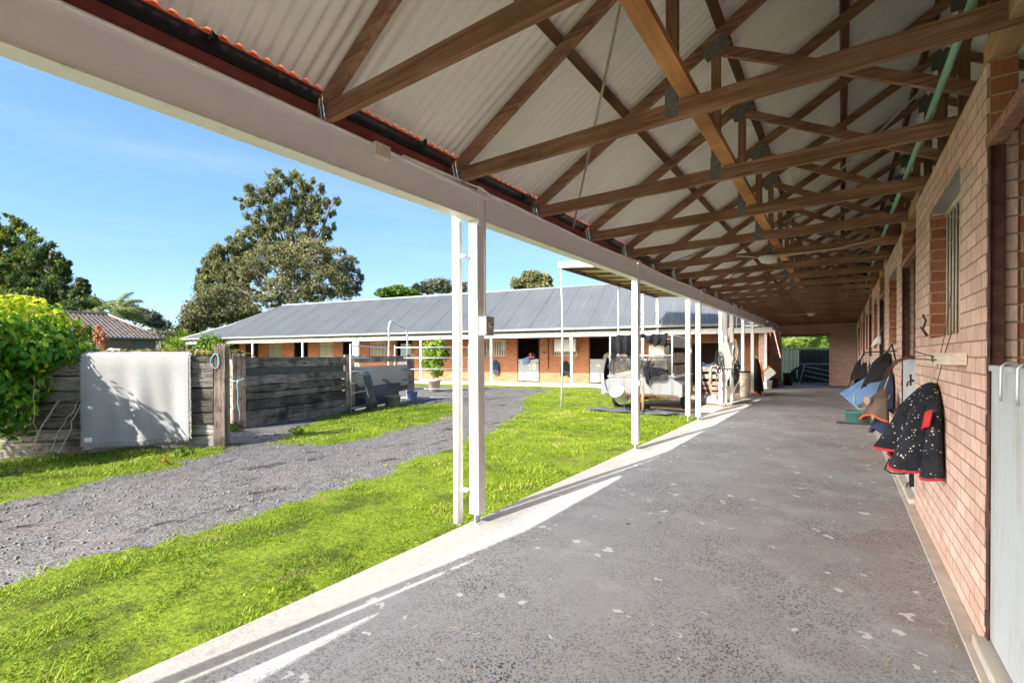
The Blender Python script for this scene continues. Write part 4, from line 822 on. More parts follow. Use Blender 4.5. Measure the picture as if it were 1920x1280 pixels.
blanket((.50,7.75,.80),.24,.18,.32,'horse_rug','navy',None,'navy cloth hanging lowest under the brown orange hemmed cloth',folds=5,fd=.15,seed=14)
s=MB(); s.tube([(.18,8.9,.86),(.16,8.9,.74),(.22,8.9,.64),(.32,8.85,.66)],.016,8); o=s.build('lead_rope','teal',None,smooth=True); tag(o,'pale blue strap loop under the tilted blue bag','strap')
o=bucket(.20,.235,.26,'tub','greentub',(.30,12.5,.0),handle=False,label='green plastic tub on the concrete below the blue feed bag',cat='tub')
s=MB(); s.box(-.30,.30,-.1,.1,.0,.02); o=s.build('tub_mat','rubber',None,bevel=.005); o.location=(.22,12.25,.005); tag(o,'thin dark slatted mat on the concrete under the green tub','mat')
for i,(y,h,r,lab,mt) in enumerate(((15.6,.50,.26,'black rug with pale red stripe hung on the wall beyond the blue bag','black'),(20.0,.62,.28,'black fly mask bundle hung farthest along the brick wall','black'))):
    blanket((.56,y,1.26+.04*i),.30,r,h,'horse_rug',mt,None,lab,folds=5,fd=.2,seed=20+i)
s=MB(); s.grid(8,4,lambda u,v:(.33-.05*u,15.3+.5*u,1.05-.25*u+.03*v)); o=s.build('strap','red',None,solid=.006); tag(o,'thin red strap across the black rug beyond the blue bag','strap')
o=blanket((.57,10.4,1.80),.14,.12,.16,'cloth','whiteplastic',None,'small white rag stuffed on a hook by the third stable door',cat='rag',folds=3,fd=.3,seed=31)
# ---------------- verandah beam fittings
s=MB(); s.box(-2.588,-2.535,2.03,2.16,2.825,2.915); o=s.build('power_outlet','cream',None,bevel=.006); tag(o,'beige double power outlet box on the verandah beam','power outlet')
for y in (2.065,2.125):
    s=MB(); s.lathe([(0,0),(.020,0),(.020,.004),(0,.005)],(-2.535,y,2.86),14,(1,0,0)); s.build('socket','cream',o); s=MB(); s.box(-2.535,-2.528,y-.008,y+.008,2.888,2.905); s.build('switch','white',o,bevel=.002)
s=MB(); s.box(-2.586,-2.50,3.165,3.275,1.655,1.82); o=s.build('switch_box','greybox',None,bevel=.006); tag(o,'grey weatherproof switch box on the near verandah post','switch box')
s=MB(); s.box(-2.50,-2.494,3.195,3.235,1.725,1.765); s.build('switch','white',o,bevel=.003); s=MB(); s.prism((-2.494,3.215,1.745),(-2.455,3.215,1.76),.008,.01); s.build('toggle','black',o)
MB().box(-2.585,-2.57,7.09,7.15,1.0,1.08).build('junction_box','white',B,bevel=.004)
for (x,y,z,lab) in ((-.87,7.72,2.905,'round white bulkhead lamp under the near roof trusses'),(-.86,19.2,2.905,'small round bulkhead lamp under the far roof trusses')):
    s=MB(); s.lathe([(0,0),(.13,0),(.135,-.02),(.12,-.035)],(0,0,0),28); o=s.build('bulkhead_lamp','whiteplastic',None,smooth=True); o.location=(x,y,z); tag(o,lab,'lamp')
    s=MB(); s.lathe([(.115,-.03),(.11,-.06),(.08,-.085),(0,-.095)],(0,0,0),28); s.build('lamp_cover','lampglass',o,smooth=True)
s=MB(); s.tube([(-.99,7.73,2.9),(-1.1,7.73,2.93),(-1.3,7.75,2.97)],.008,6); s.tube([(-.75,7.73,2.9),(-.5,7.74,2.905),(0,7.74,2.915),(.4,7.74,2.99)],.008,6); s.tube([(-1.0,19.2,2.89),(-1.4,19.2,2.86),(-1.9,19.1,2.9)],.012,6); s.build('lamp_cable','cream',B,smooth=True)
# ---------------- far end clutter
s=MB(); 
o=bucket(.15,.17,.86,'feed_bin','cream',(-2.74,18.0,0),label='tall stack of dirty cream buckets with dark lid by the far posts',cat='bucket stack',handle=False)
s=MB()
for z in (.22,.44,.50,.66): s.lathe([(.163,z),(.178,z+.01),(.178,z+.03),(.165,z+.04)],(0,0,0),24)
s.build('rim','cream',o,smooth=True); s=MB(); s.lathe([(0,.90),(.18,.90),(.185,.85),(.17,.84)],(0,0,0),24); s.build('lid','black',o,smooth=True)
s=MB(); s.tube([(-.12,-.12,.30),(-.02,-.18,.42),(.08,-.16,.62)],.005,5); s.build('handle','black',o)
bucket(.16,.19,.36,'bucket','whiteplastic',(-2.60,22.9,0),label='white bucket standing by the far brick pier',handle=True)
bucket(.20,.26,.40,'tub','navy',(-2.55,24.2,0),label='dark blue tub behind the far white bucket',cat='tub',handle=False)
e=empty('feed_tray',(-2.52,22.6,.66),R(20),label='dirty white board with orange edge leaning at the far brick pier',cat='tray')
m2=MB(); m2.box(-.24,.24,-.02,.02,-.17,.17); o=m2.build('tray_face','whiteplastic',e,bevel=.01); o.rotation_euler=(0,R(-42),0)
m2=MB(); m2.box(-.24,.24,-.026,.026,.172,.25); o=m2.build('tray_edge',plain('orange_plastic',(.80,.30,.02),.5,0,.08),e,bevel=.008); o.rotation_euler=(0,R(-42),0)
# tack on the far post
o=blanket((-2.58,19.15,1.33),.34,.05,1.15,'harness','black','hivis','black and orange harness vests hanging on a far verandah post',cat='harness',folds=6,fd=.25,seed=40); o.scale=(-4,1,1)
s=MB(); s.box(-.05,.05,-.3,.3,.8,1.15); 
s=MB()
for i in range(5): s.prism((-2.36,18.9+.12*i,1.2-.1*i),(-2.34,19.0+.13*i,.95-.12*i),.03,.05)
o2=s.build('reflective_strap','hivis',None); tag(o2,'orange reflective straps over the black harness on the far post','strap')
o=bucket(.16,.16,.14,'helmet','whiteplastic',(-2.45,19.3,.0),label='white rounded helmet on the floor below the black harness',cat='helmet',handle=False)
# notice cabinet and head collars
def P16(u,v,w=13.0): return px(u,v,w)
c=P16(1360,666); s=MB(); s.box(-.17,.17,-.05,.05,-.37,.35); o=s.build('metal_cabinet','galv_far',None,bevel=.008); o.location=c; o.rotation_euler=(0,0,R(30)); tag(o,'small speckled grey metal panel fixed across the white far posts','metal panel')
s=MB(); s.box(-.18,.18,-.06,.06,-.40,-.37); s.build('panel_edge','rust',o)
random.seed(6)
for i,(u,v,mt,lab) in enumerate(((1376,655,'rope','beige rope halter hanging right of the grey metal panel'),(1378,690,'black','black rope halter hanging lowest right of the grey metal panel'),(1347,670,'black','black straps hanging left of the grey metal panel'),(1350,700,'brownleather','brown leather straps hanging left below the grey metal panel'))):
    s=MB(); 
    for k in range(4):
        c=Vector((random.uniform(-.05,.05),random.uniform(-.05,.05),random.uniform(-.1,.1))); a,b=random.uniform(.05,.10),random.uniform(.2,.38)
        s.tube([c+Vector((a*math.cos(t),.03*math.sin(3*t),b*math.sin(t)-.1)) for t in [j*.45 for j in range(14)]],.011,6,close=True)
    o=s.build('halter',mt,None,smooth=True); o.location=P16(u,v,12.95); tag(o,lab,'halter','halters hung round the grey metal panel')
# short ornamental timber between posts
MB().prism(px(1360,640,14.3),px(1371,612,14.3),.03,.09).build('post_bracket','white',B); MB().prism(px(1360,715,14.3),px(1371,690,14.3),.03,.09).build('post_bracket','white',B)
# pallets, bag, crate seat
e=empty('pallet_stack',(-3.37,15.95,-.03),R(4),label='stack of timber pallets under the canopy with cloths on top',cat='pallets')
for k in range(3):
    z=.24+.16*k
    for x0,x1 in ((-.34,-.01),(.01,.34)): MB().box(x0,x1,-.5,.5,z,z+.115).build('pallet_board','pallet',e,bevel=.008)
for z in (.76,.98): MB().box(-.36,.36,-.5,.5,z,z+.14).build('pallet_board','sleeper',e,bevel=.01)
for x in (-.28,0,.28): MB().box(x-.045,x+.045,-.48,.48,0.0,.975).build('pallet_block','pallet',e)
s=MB(); s.grid(40,20,lambda u,v:((u-.5)*.78*(1-.12*abs(v-.5)),-.22+.44*(1-math.cos(v*3.14))/2,max(0,.27*math.sin(v*3.14)**.6*(1-abs(2*u-1)**5))+(.025*math.sin(u*25+v*4)+.03*math.sin(u*11+v*13)+.02*math.sin(u*37-v*9))*math.sin(v*3.14)))
o=s.build('feed_sack','bag',None,smooth=True,solid=.01); o.location=(-3.33,15.1,-.02); o.rotation_euler=(0,0,R(6)); tag(o,'crumpled white woven sack on the pavement in front of the pallets','sack')
s=MB(); s.grid(24,24,lambda u,v:(-.22+.44*u,.3-.85*min(v,.8),.03+.10*abs(math.sin(u*4+1+v))*math.sin(min(v,.8)*3.6)+.02*math.sin(u*17)-(max(0,v-.8)*.8))); o=s.build('cloth','navy',None,smooth=True,solid=.01); o.location=(-3.45,15.95,1.10); tag(o,'dark blue cloth bunched on top of the pallet stack','cloth')
s=MB(); s.tube([(-3.22,15.42,1.12),(-3.18,15.4,1.17),(-3.10,15.4,1.10),(-3.17,15.4,.95),(-3.07,15.4,.86),(-3.0,15.4,.97),(-3.10,15.4,1.14)],.020,8); s.tube([(-3.10,15.4,1.14),(-3.3,15.41,1.12),(-3.3,15.40,.62)],.022,8); o=s.build('rope','rope',None,smooth=True); tag(o,'coiled beige rope hanging over the front of the pallets','rope')
s=MB(); s.grid(24,10,lambda u,v:(-3.05+.10*math.sin(v*5)+.02*math.sin(u*15),18.3+1.6*u,1.05-1.0*v-.12*math.sin(u*3.1)*(1-v))); o=s.build('sheet','whiteplastic',None,smooth=True,solid=.008); tag(o,'white plastic sheet draped over boxes behind the dirty bucket stack','sheet')
s=MB(); s.box(-.18,.18,-.25,.25,0,.34); s.box(-.11,.09,-.15,.1,.34,.5); o=s.build('floor_box','interior',None,bevel=.02); o.location=(-2.1,26.1,0); tag(o,'dark box and bag heap left of the yard opening','box')
# rugs on the far block
for (s_,z_,lab,mt) in ((-6.05,1.0,'dark blue rug hanging on the far brick wall beside a verandah post','navy'),(-1.75,.95,'black rug hanging on the far brick wall under the white cabinet','black')):
    o=blanket((0,0,0),.30,.16,.75,'horse_rug',mt,None,lab,folds=4,fd=.2,seed=int(s_*10)+200)
    p=Vector((F0[0],F0[1],-.04))+Matrix.Rotation(FA,3,'Z')@Vector((s_,KW-.02,z_+.25)); o.location=p; o.rotation_euler=(0,0,FA+R(90))
def fbp(s_,k_,z_): return Vector((F0[0],F0[1],-.04))+Matrix.Rotation(FA,3,'Z')@Vector((s_,k_,z_))
s=MB(); s.grid(12,12,lambda u,v:(-.20+.42*u,-.06-.05*math.sin(u*3),.02-.34*v+.12*u)); o=s.build('cloth','blue',None,smooth=True,solid=.01); o.location=fbp(-4.1,KW,1.31); o.rotation_euler=(0,0,FA); tag(o,'blue cloth hung over the far door numbered ten','cloth')
s=MB(); s.lathe([(0,-.2),(.14,-.17),(.21,-.03),(.2,.08),(.12,.18),(0,.21)],(0,0,0),20); o=s.build('door_lump','navy',None,smooth=True); o.location=fbp(-3.78,KW+.05,1.46); o.scale=(1.3,.7,1); tag(o,'round dark rug bundle with orange strap above far door ten','rug bundle')
s=MB(); s.tube([(-.25,-.2,-.1),(-.05,-.24,-.02),(.2,-.22,-.05)],.02,6); s.tube([(0,-.22,-.1),(.0,-.22,.18)],.02,6); s.build('orange_strap','hivis',o)
s=MB(); s.lathe([(0,-.25),(.3,-.2),(.36,.0),(.28,.2),(.1,.29),(0,.30)],(0,0,0),20); o=s.build('door_lump',plain('beige_hump',(.38,.30,.24),.9),None,smooth=True); o.location=fbp(.62,KW+.35,1.38); o.scale=(1.1,.8,1); tag(o,'rounded beige hump showing above far door nine','rug bundle')  # plain lump built in place of a horse's back
# green steel fence and gate beyond the opening
s=MB(); s.grid(240,1,lambda u,v:(-6+9*u,30.2+.03*(1 if math.sin(u*9/.2*6.283)>.2 else 0),-.1+1.9*v)); o=s.build('steel_fence','greenfence',None,solid=.004); tag(o,'dark green ribbed steel fence behind the yard opening','fence')
s=MB(); s.tube([(-6,30.18,1.83),(3,30.18,1.83)],.025,6); s.build('top_rail','greenfence',o)
e=empty('yard_gate',(-2.3,28.6,-.1),0,label='thin pipe yard gate leaning inside the back opening',cat='gate')
s=MB(); s.tube([(.1,0,.95),(.35,0,1.05),(.9,0,1.1),(1.9,0,1.08)],.018,6); s.tube([(.5,0,0),(.75,0,1.05)],.018,6); s.tube([(.42,0,.3),(.42,0,.8)],.025,6)
for z in (.5,.75,.98): s.tube([(.7,0,z),(1.95,.0,z-.28)],.014,6)
s.build('gate_pipes','galv',e,smooth=True)
tag(MB().box(-6,3,26.9,31,-.2,-.05).build('yard_dirt',plain('yard_dirt',(.12,.10,.08),.95,0,.3,2),None),kind='structure')
s=MB(); s.box(-1.35,1.35,-1,1,0,2.4); s.prism((-1.6,0,2.4),(1.6,0,2.4),2.3,.08); 
o=s.build('garden_shed',plain('red_shed',(.42,.12,.06),.8,0,.2,4),None); o.location=(-6.2,42,-.2); tag(o,'red brown shed glimpsed behind the palm leaves through the opening','shed')
# leaf on the grass
s=MB(); s.grid(6,4,lambda u,v:(.10*u,.05*(v-.5)*math.sin(u*3.14),.02*math.sin(u*5)+.015*abs(v-.5))); o=s.build('dead_leaf',plain('rust_leaf',(.55,.13,.02),.6),None,solid=.002,smooth=True); o.location=(-8.05,2.55,-.05); o.scale=(1.6,1.8,1.8); o.rotation_euler=(0,0,.9); tag(o,'curled rusty orange leaf on the grass strip below the rug','leaf')
# ---------------- vegetation
def leaves(name,C,Rr,n,size,mat,seed,parent=None,up=0.,elong=1.0,sub=40,sig=.16,shell=.35,cam=None,droop=0.,tshift=0.):
    """clumps of small leaf quads: C centres, Rr radii (x,y,z); sub-clumps keep gaps between masses"""
    g=np.random.default_rng(seed); P=[];T=[]
    vol=np.array([r[0]*r[1]+r[1]*r[2]+r[0]*r[2] for r in Rr],float); cnt=(n*vol/vol.sum()).astype(int)
    for c,r,k in zip(C,Rr,cnt):
        if k<1: continue
        ns=max(4,k//sub); d=g.normal(size=(ns,3)); d/=np.linalg.norm(d,axis=1)[:,None]; rad=(shell+(1-shell)*g.random(ns))**(.5); cc=d*rad[:,None]
        which=g.integers(0,ns,k); ww=g.normal(size=(k,3))*sig*(.6+.8*g.random(ns)[which])[:,None]
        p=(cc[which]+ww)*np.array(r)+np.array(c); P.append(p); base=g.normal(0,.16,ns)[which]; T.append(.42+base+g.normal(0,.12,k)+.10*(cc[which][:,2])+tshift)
    P=np.concatenate(P);T=np.clip(np.concatenate(T),0,1); k=len(P)
    a=g.normal(size=(k,3)); a[:,2]+=up; a[:,2]-=droop; a/=np.linalg.norm(a,axis=1)[:,None]; b=np.cross(a,g.normal(size=(k,3))); b/=np.linalg.norm(b,axis=1)[:,None]
    s=size*(.6+.8*g.random(k))[:,None]; a=a*s*elong; b=b*s*.5
    V=np.stack([P-a,P+b,P+a,P-b],1).reshape(-1,3); F=np.arange(4*k).reshape(k,4)
    return npmesh(name,V,F,mat,parent,np.repeat(T,4))
def limb(s,a,b,r0,r1,g,wob=.06,n=7):
    a=Vector(a);b=Vector(b); L=(b-a).length; pts=[];rs=[]
    for i in range(n+1):
        t=i/n; o=Vector((g.uniform(-1,1),g.uniform(-1,1),g.uniform(-.5,.5)))*wob*L*math.sin(t*3.14)*.5; pts.append(a.lerp(b,t)+o+Vector((0,0,L*.06*math.sin(t*3.14)))); rs.append(r0+(r1-r0)*t)
    s.tube(pts,rs,7); return pts
def tree(name,base,trunk_top,r,clumps,n,size,mat,seed,label,cat='tree',bark='bark',group=None,twigs=5,elong=1.,up=0.,sig=.16,sub=40,fork=.35,**k):
    g=random.Random(seed); e=empty(name,base,0,label=label,cat=cat,group=group); base=Vector(base); tt=Vector(trunk_top)
    s=MB(); tp=limb(s,(0,0,-.3),tt-base,r,r*.45,g,.05,9)
    for (c,rr) in clumps:
        c=Vector(c)-base; st=tp[min(len(tp)-1,max(2,int(len(tp)*(fork+ (1-fork)*g.random()*.8))))]
        bp=limb(s,st,c,r*.35,r*.10,g,.12,7)
        for _ in range(twigs):
            d=Vector((g.uniform(-1,1)*rr[0],g.uniform(-1,1)*rr[1],g.uniform(-.7,1)*rr[2]))*.8; limb(s,bp[g.randint(3,len(bp)-1)],c+d,r*.10,r*.02,g,.1,4)
    s.build('trunk',bark,e,smooth=True)
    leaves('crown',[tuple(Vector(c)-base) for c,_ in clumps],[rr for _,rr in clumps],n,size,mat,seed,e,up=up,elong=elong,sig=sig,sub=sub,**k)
    return e
def W(u,v,w): return tuple(px(u,v,w))
def cl(u,v,w,ru,rv,rd=None):  # clump from pixel centre, pixel radii
    k=w/875; return (W(u,v,w),(ru*k*1.05,(rd or ru)*k,rv*k))
# big casuarina behind the far block
D=56
tree('casuarina_tree',(W(545,667,D)[0],W(545,667,D)[1],-.2),W(545,400,D),.5,[cl(500,360,D,34,30),cl(545,350,D,40,32),cl(590,375,D,26,42),cl(520,400,D,36,30),cl(560,410,D,36,34),cl(480,400,D,24,26),cl(455,375,D,14,10),cl(500,440,D,34,28),cl(550,450,D,46,30),cl(610,400,D,20,26),cl(625,380,D,16,18),cl(600,430,D,26,24),cl(440,440,D,22,16),cl(470,455,D,26,18),cl(620,430,D,12,16)],36000,.105,'leaf_cas',1,'tallest feathery grey green casuarina behind the far stable roof',elong=2.2,up=1.2,sig=.098,sub=180,twigs=10,shell=.08)
tree('casuarina_tree',(W(430,667,D-3)[0],W(430,667,D-3)[1],-.2),W(430,500,D-3),.3,[cl(395,500,D-3,20,26),cl(420,490,D-3,26,30),cl(400,535,D-3,30,26),cl(440,520,D-3,30,34),cl(385,520,D-3,16,18),cl(450,470,D-3,26,20),cl(425,550,D-3,40,18)],24000,.11,'leaf_cas',2,'left hand wispy casuarina leaning over the roof hip',elong=2.4,up=1.2,sig=.115,sub=120,shell=.1)
tree('gum_tree',(W(530,667,D-6)[0],W(530,667,D-6)[1],-.2),W(545,560,D-6),.42,[cl(480,500,D-6,38,34),cl(525,480,D-6,44,34),cl(570,500,D-6,50,40),cl(600,470,D-6,34,24),cl(465,540,D-6,24,18),cl(550,545,D-6,50,26),cl(605,530,D-6,40,34),cl(640,540,D-6,26,26),cl(500,560,D-6,30,20),cl(460,575,D-6,24,18),cl(470,510,D-6,26,26)],38000,.115,'leaf_gum',3,'broad olive gum tree in front of the tall casuarina',bark='bark_pale',sig=.115,sub=130,twigs=9,shell=.15)
tree('gum_tree',(W(655,667,D-2)[0],W(655,667,D-2)[1],-.2),W(650,560,D-2),.25,[cl(655,495,D-2,18,16),cl(668,520,D-2,12,22),cl(640,520,D-2,22,20),cl(662,545,D-2,16,12),cl(625,500,D-2,20,20),cl(640,480,D-2,10,14)],10000,.11,'leaf_grey',4,'sparse gum at the right edge of the big tree clump',bark='bark_pale',sig=.14,sub=50,shell=.2)
tree('bushy_tree',(W(400,667,48)[0],W(400,667,48)[1],-.2),W(410,620,48),.3,[cl(385,590,48,34,26),cl(430,580,48,30,24),cl(365,605,48,20,16),cl(410,560,48,34,20),cl(350,620,48,16,12),cl(460,585,48,26,16)],30000,.12,'leaf_gum',5,'low bushy tree directly above the left roof hip',sig=.16,sub=50,tshift=-.12)
# left conifers
D2=45
for i,(cs,lab,mt,ts) in enumerate((([(10,420,26,22),(5,460,34,34),(35,450,26,34),(15,500,40,36),(45,500,30,34),(20,550,50,34),(-25,450,34,44),(-20,530,40,44),(48,545,34,28)],'dense yellow green conifer at the far left edge','leaf_dark',.18),([(75,470,26,30),(85,500,30,34),(65,530,34,32),(100,530,30,30),(125,550,22,26),(110,500,20,22),(85,560,50,26),(120,510,12,16),(105,475,8,16)],'dark green conifer beside the tiled roof','leaf_dark',-.05))):
    u0=sum(c[0] for c in cs)/len(cs); tree('conifer_tree',(W(u0,667,D2)[0],W(u0,667,D2)[1],-.2),W(u0,470,D2),.35,[cl(a,b,D2,c,d) for a,b,c,d in cs],38000 if i==0 else 24000,.10,mt,10+i,lab,sig=.095,sub=130,elong=1.6,up=.8,tshift=ts,shell=.15)
tree('shade_tree',(W(150,667,44)[0],W(150,667,44)[1],-.2),W(155,590,44),.2,[cl(150,560,44,16,20),cl(165,575,44,22,16),cl(140,585,44,26,18),cl(155,535,44,10,14)],9000,.14,'leaf_dark',15,'small dark tree between conifer and windblown palm',sig=.16,tshift=-.15)
def palm(name,base,h,L,nf,seed,label,mat='leaf_dark',wind=(0,0),width=.05,cat='palm',lean=(0,0),leafl=.5,el0=(.1,1.3)):
    g=random.Random(seed); e=empty(name,base,0,label=label,cat=cat); s=MB(); top=Vector((lean[0],lean[1],h)); s.tube([(0,0,-.3),(lean[0]*.4,lean[1]*.4,h*.5),tuple(top)],[.16,.13,.11],10); s.build('trunk','bark',e,smooth=True)
    V=[];T=[]; s2=MB()
    for i in range(nf):
        az=6.283*i/nf+g.uniform(-.3,.3); el=g.uniform(*el0); d=Vector((math.cos(az)*math.cos(el),math.sin(az)*math.cos(el),math.sin(el))); p=top.copy(); pts=[p.copy()]; st=L/14
        for k in range(14):
            d=(d+Vector((wind[0]*.10,wind[1]*.10,-.13))).normalized(); p=p+d*st; pts.append(p.copy())
        s2.tube(pts,[.02]*7+[.008]*8,4)
        for k in range(1,15):
            dd=(pts[k]-pts[k-1]).normalized(); sd_=dd.cross(Vector((0,0,1)))
            if sd_.length<.1: sd_=Vector((1,0,0))
            sd_.normalize()
            for q in range(3):
                o=pts[k-1].lerp(pts[k],q/3)
                for sg in (-1,1):
                    l=leafl*math.sin(.35+2.6*k/15)*g.uniform(.8,1.1); t=(sd_*sg*.8+dd*.5+Vector((wind[0]*.5,wind[1]*.5,-.35))).normalized(); wv=dd*width*.5
                    a=o; b=o+t*l*.5; c=o+t*l+Vector((0,0,-.12*l)); V+= [a-wv*.6,b-wv,c,b+wv]; T+= [g.uniform(.1,.8)]*4
    V=np.array([tuple(v) for v in V]); npmesh('fronds',V,np.arange(len(V)).reshape(-1,4),mat,e,np.array(T)); s2.build('frond_stems','bark',e)
    return e
b=W(215,667,42); palm('palm_tree',(b[0],b[1],-.2),5.4,3.0,16,1,'windblown dark palm above the tiled roof ridge','leaf_dark',wind=(.8,.5),leafl=.9,width=.07)
b=W(185,667,43); palm('palm_tree',(b[0],b[1],-.2),5.9,2.6,12,4,'smaller dark palm left of the windblown palm','leaf_dark',wind=(.8,.5),leafl=.8,width=.07)
tree('shade_tree',(W(255,667,46)[0],W(255,667,46)[1],-.2),W(255,600,46),.15,[cl(245,585,46,18,14),cl(268,592,46,14,12),cl(285,600,46,16,14),cl(230,580,46,14,12)],6000,.14,'leaf_grey',21,'low grey tree behind the right end of the tiled roof',sig=.18,tshift=-.15)
tree('shade_tree',(W(300,667,60)[0],W(300,667,60)[1],-.2),W(300,620,60),.15,[cl(290,600,60,12,12),cl(305,610,60,12,10),cl(320,628,60,26,8)],4000,.16,'leaf_grey',22,'small distant grey tree between tiled roof and stable roof',sig=.18)
def yucca(base,h,label,seed,sc_=1.):
    g=random.Random(seed); e=empty('yucca',base,0,label=label,cat='yucca'); V=[];T=[]
    MB().tube([(0,0,-.2),(0,0,h)],[.12,.09],8).build('trunk','bark',e)
    for i in range(160):
        az=g.uniform(0,6.283); el=g.uniform(-.5,1.5); d=Vector((math.cos(az)*math.cos(el),math.sin(az)*math.cos(el),math.sin(el))); L=g.uniform(.7,1.05)*sc_; sd_=d.cross(Vector((0,0,1))); sd_.normalize(); o=Vector((0,0,h)); V+=[o-sd_*.02,o+d*L*.5-sd_*.045*sc_,o+d*L+Vector((0,0,-.1)),o+d*L*.5+sd_*.045*sc_]; T+=[g.uniform(.2,1)]*4
    npmesh('leaves',np.array([tuple(v) for v in V]),np.arange(len(V)).reshape(-1,4),'leaf_bright',e,np.array(T))
for i,(u,w_,h) in enumerate(((313,36,1.9),(334,35,2.3),(322,38,2.6),(343,37,3.1))): b=W(u,667,w_); yucca((b[0],b[1],-.2),h,('spiky yucca just right of the tiled house','spiky yucca touching the left end of the stable fascia','taller yucca behind the pair by the tiled house','tallest yucca rosette against the bush')[i],40+i)
# distant trees over the ridge
tree('round_tree',(W(745,667,60)[0],W(745,667,60)[1],-.2),W(745,580,60),.3,[cl(735,550,60,26,10),cl(760,552,60,24,9),cl(745,546,60,20,9)],9000,.17,'leaf_bright',31,'low rounded bright green tree over the ridge left of the downpipe',sig=.13,tshift=-.05,shell=.5)
tree('gum_tree',(W(815,667,66)[0],W(815,667,66)[1],-.2),W(815,560,66),.25,[cl(785,541,66,10,9),cl(805,538,66,14,11),cl(825,535,66,14,12),cl(838,540,66,10,9),cl(860,540,66,14,10)],7000,.2,'leaf_grey',32,'grey gum top showing over the ridge beside the downpipe',sig=.2,bark='bark_pale')
tree('gum_tree',(W(1000,667,60)[0],W(1000,667,60)[1],-.2),W(1000,560,60),.3,[cl(975,532,60,16,10),cl(998,522,60,18,13),cl(1020,525,60,14,12),cl(1010,540,60,24,10)],12000,.18,'leaf_gum',33,'rounded gum crown over the ridge left of the canopy pole',sig=.16,bark='bark_pale')
b=W(1090,667,42); palm('palm_tree',(b[0],b[1],-.2),5.9,2.6,14,6,'bare palm fronds rising over the ridge under the canopy','leaf_grey',wind=(-.2,0),leafl=.45,width=.05,el0=(.3,1.4))
b=W(1155,667,44); palm('palm_tree',(b[0],b[1],-.2),5.9,2.0,10,8,'second palm top half hidden under the canopy roof','leaf_grey',leafl=.45,width=.05,el0=(.2,1.3))
# palms seen through the back opening
for i,(x,y,h) in enumerate(((-1.9,33.2,1.3),(-.9,34,1.8),(.3,33.4,1.4),(-3.0,35,1.9))): palm('garden_palm',(x,y,-.2),h,2.2,14,60+i,('leafy garden palm left of centre in the back opening','tall garden palm in the middle of the back opening','garden palm at the right of the back opening','garden palm hidden at the left of the back opening')[i],'leaf_bright',leafl=.6,width=.08)
tree('garden_tree',(-1.5,39,-.2),(-1.5,39,2),.15,[((-2.8,39,2.2),(2,1.2,1.6)),((0,40,2.6),(2.2,1.2,2.0))],14000,.11,'leaf_bright',71,'bushy green garden tree behind the palms in the back opening',sig=.2)
# brush and hedges beyond the fences
def hedge(name,C,Rr,n,size,mat,seed,label,cat='bush',**k):
    c0=Vector(C[0]); c0.z=-.2; e=empty(name,c0,0,label=label,cat=cat); s=MB(); g=random.Random(seed)
    for c,r in zip(C,Rr):
        for _ in range(5): limb(s,(c[0]-c0.x,c[1]-c0.y,0),(c[0]-c0.x+g.uniform(-.7,.7)*r[0],c[1]-c0.y+g.uniform(-.7,.7)*r[1],c[2]+.2+g.uniform(-.3,.5)*r[2]),.03,.008,g,.1,4)
    s.build('stems','bark',e); leaves('foliage',[tuple(Vector(c)-c0) for c in C],Rr,n,size,mat,seed,e,**k); return e
C=[W(u,660,38) for u in range(345,470,16)]; hedge('dry_bush',C,[(1.0,1.0,1.1)]*len(C),14000,.11,'leaf_brush',81,'dry brown brush showing under the left end of the stable verandah',sig=.25)
C=[W(u,655,33) for u in (385,398,410)]; hedge('green_bush',C,[(.6,.6,.8)]*3,5000,.09,'leaf_bright',82,'pale green bush beside the left end of the brick block',sig=.25)
C=[W(u,663,12.5) for u in range(150,440,22)]; hedge('creeper_hedge',C,[(.35,.25,.07)]*len(C),8000,.05,'leaf_brush',83,'thin creeper line showing just above the rug fence',cat='hedge',sig=.3,tshift=.1)
for i,(u,v) in enumerate(((155,617),(185,625))):
    C=[W(u,v,26),W(u+6,v+14,26)]; hedge('copper_shrub',C,[(.28,.25,.42)]*2,800,.08,'leaf_red',84+i,('copper leaved shrub in front of the tiled roof, taller one','copper leaved shrub in front of the tiled roof, right one')[i],sig=.25)
rng_c=[W(u,667-d,85) for u,d in ((-60,20),(-10,22),(60,18),(140,22),(230,16),(320,18),(420,20),(520,18),(620,16),(720,14),(820,14),(920,14),(1020,14),(1120,14),(1220,14),(1320,14),(1420,14))]
s_=leaves('distant_bushland',[tuple(c) for c in rng_c],[(7,5,3.4)]*len(rng_c),26000,.40,'leaf_dark',90,None,sig=.2,tshift=-.08); tag(s_,kind='stuff'); tag(s_,'far off dark bushland along the horizon beyond the yards','bushland')
# potted shrub
pc=W(814,667,20.6); e=empty('potted_shrub',(pc[0],pc[1],-.06),0,label='leafy green shrub in a pale pot before the far verandah',cat='potted plant')
s=MB(); s.lathe([(0,0),(.20,0),(.27,.42),(.30,.42),(.30,.48),(.25,.48),(.23,.40),(0,.40)],(0,0,0),24); s.build('pot','terracotta',e,smooth=True)
g=random.Random(3); s=MB()
for _ in range(9): limb(s,(0,0,.38),(g.uniform(-.5,.5),g.uniform(-.4,.4),g.uniform(1,2.0)),.022,.006,g,.1,5)
s.build('stems','bark',e); leaves('foliage',[(.1,0,1.5),(-.25,0,1.25),(.3,0,1.9),(-.1,0,1.9),(.05,0,.95),(.45,0,1.55)],[(.5,.4,.45),(.4,.35,.4),(.35,.3,.3),(.35,.3,.25),(.35,.3,.3),(.3,.3,.3)],4200,.065,'leaf_bright',44,e,sig=.22,tshift=.12,elong=1.3)
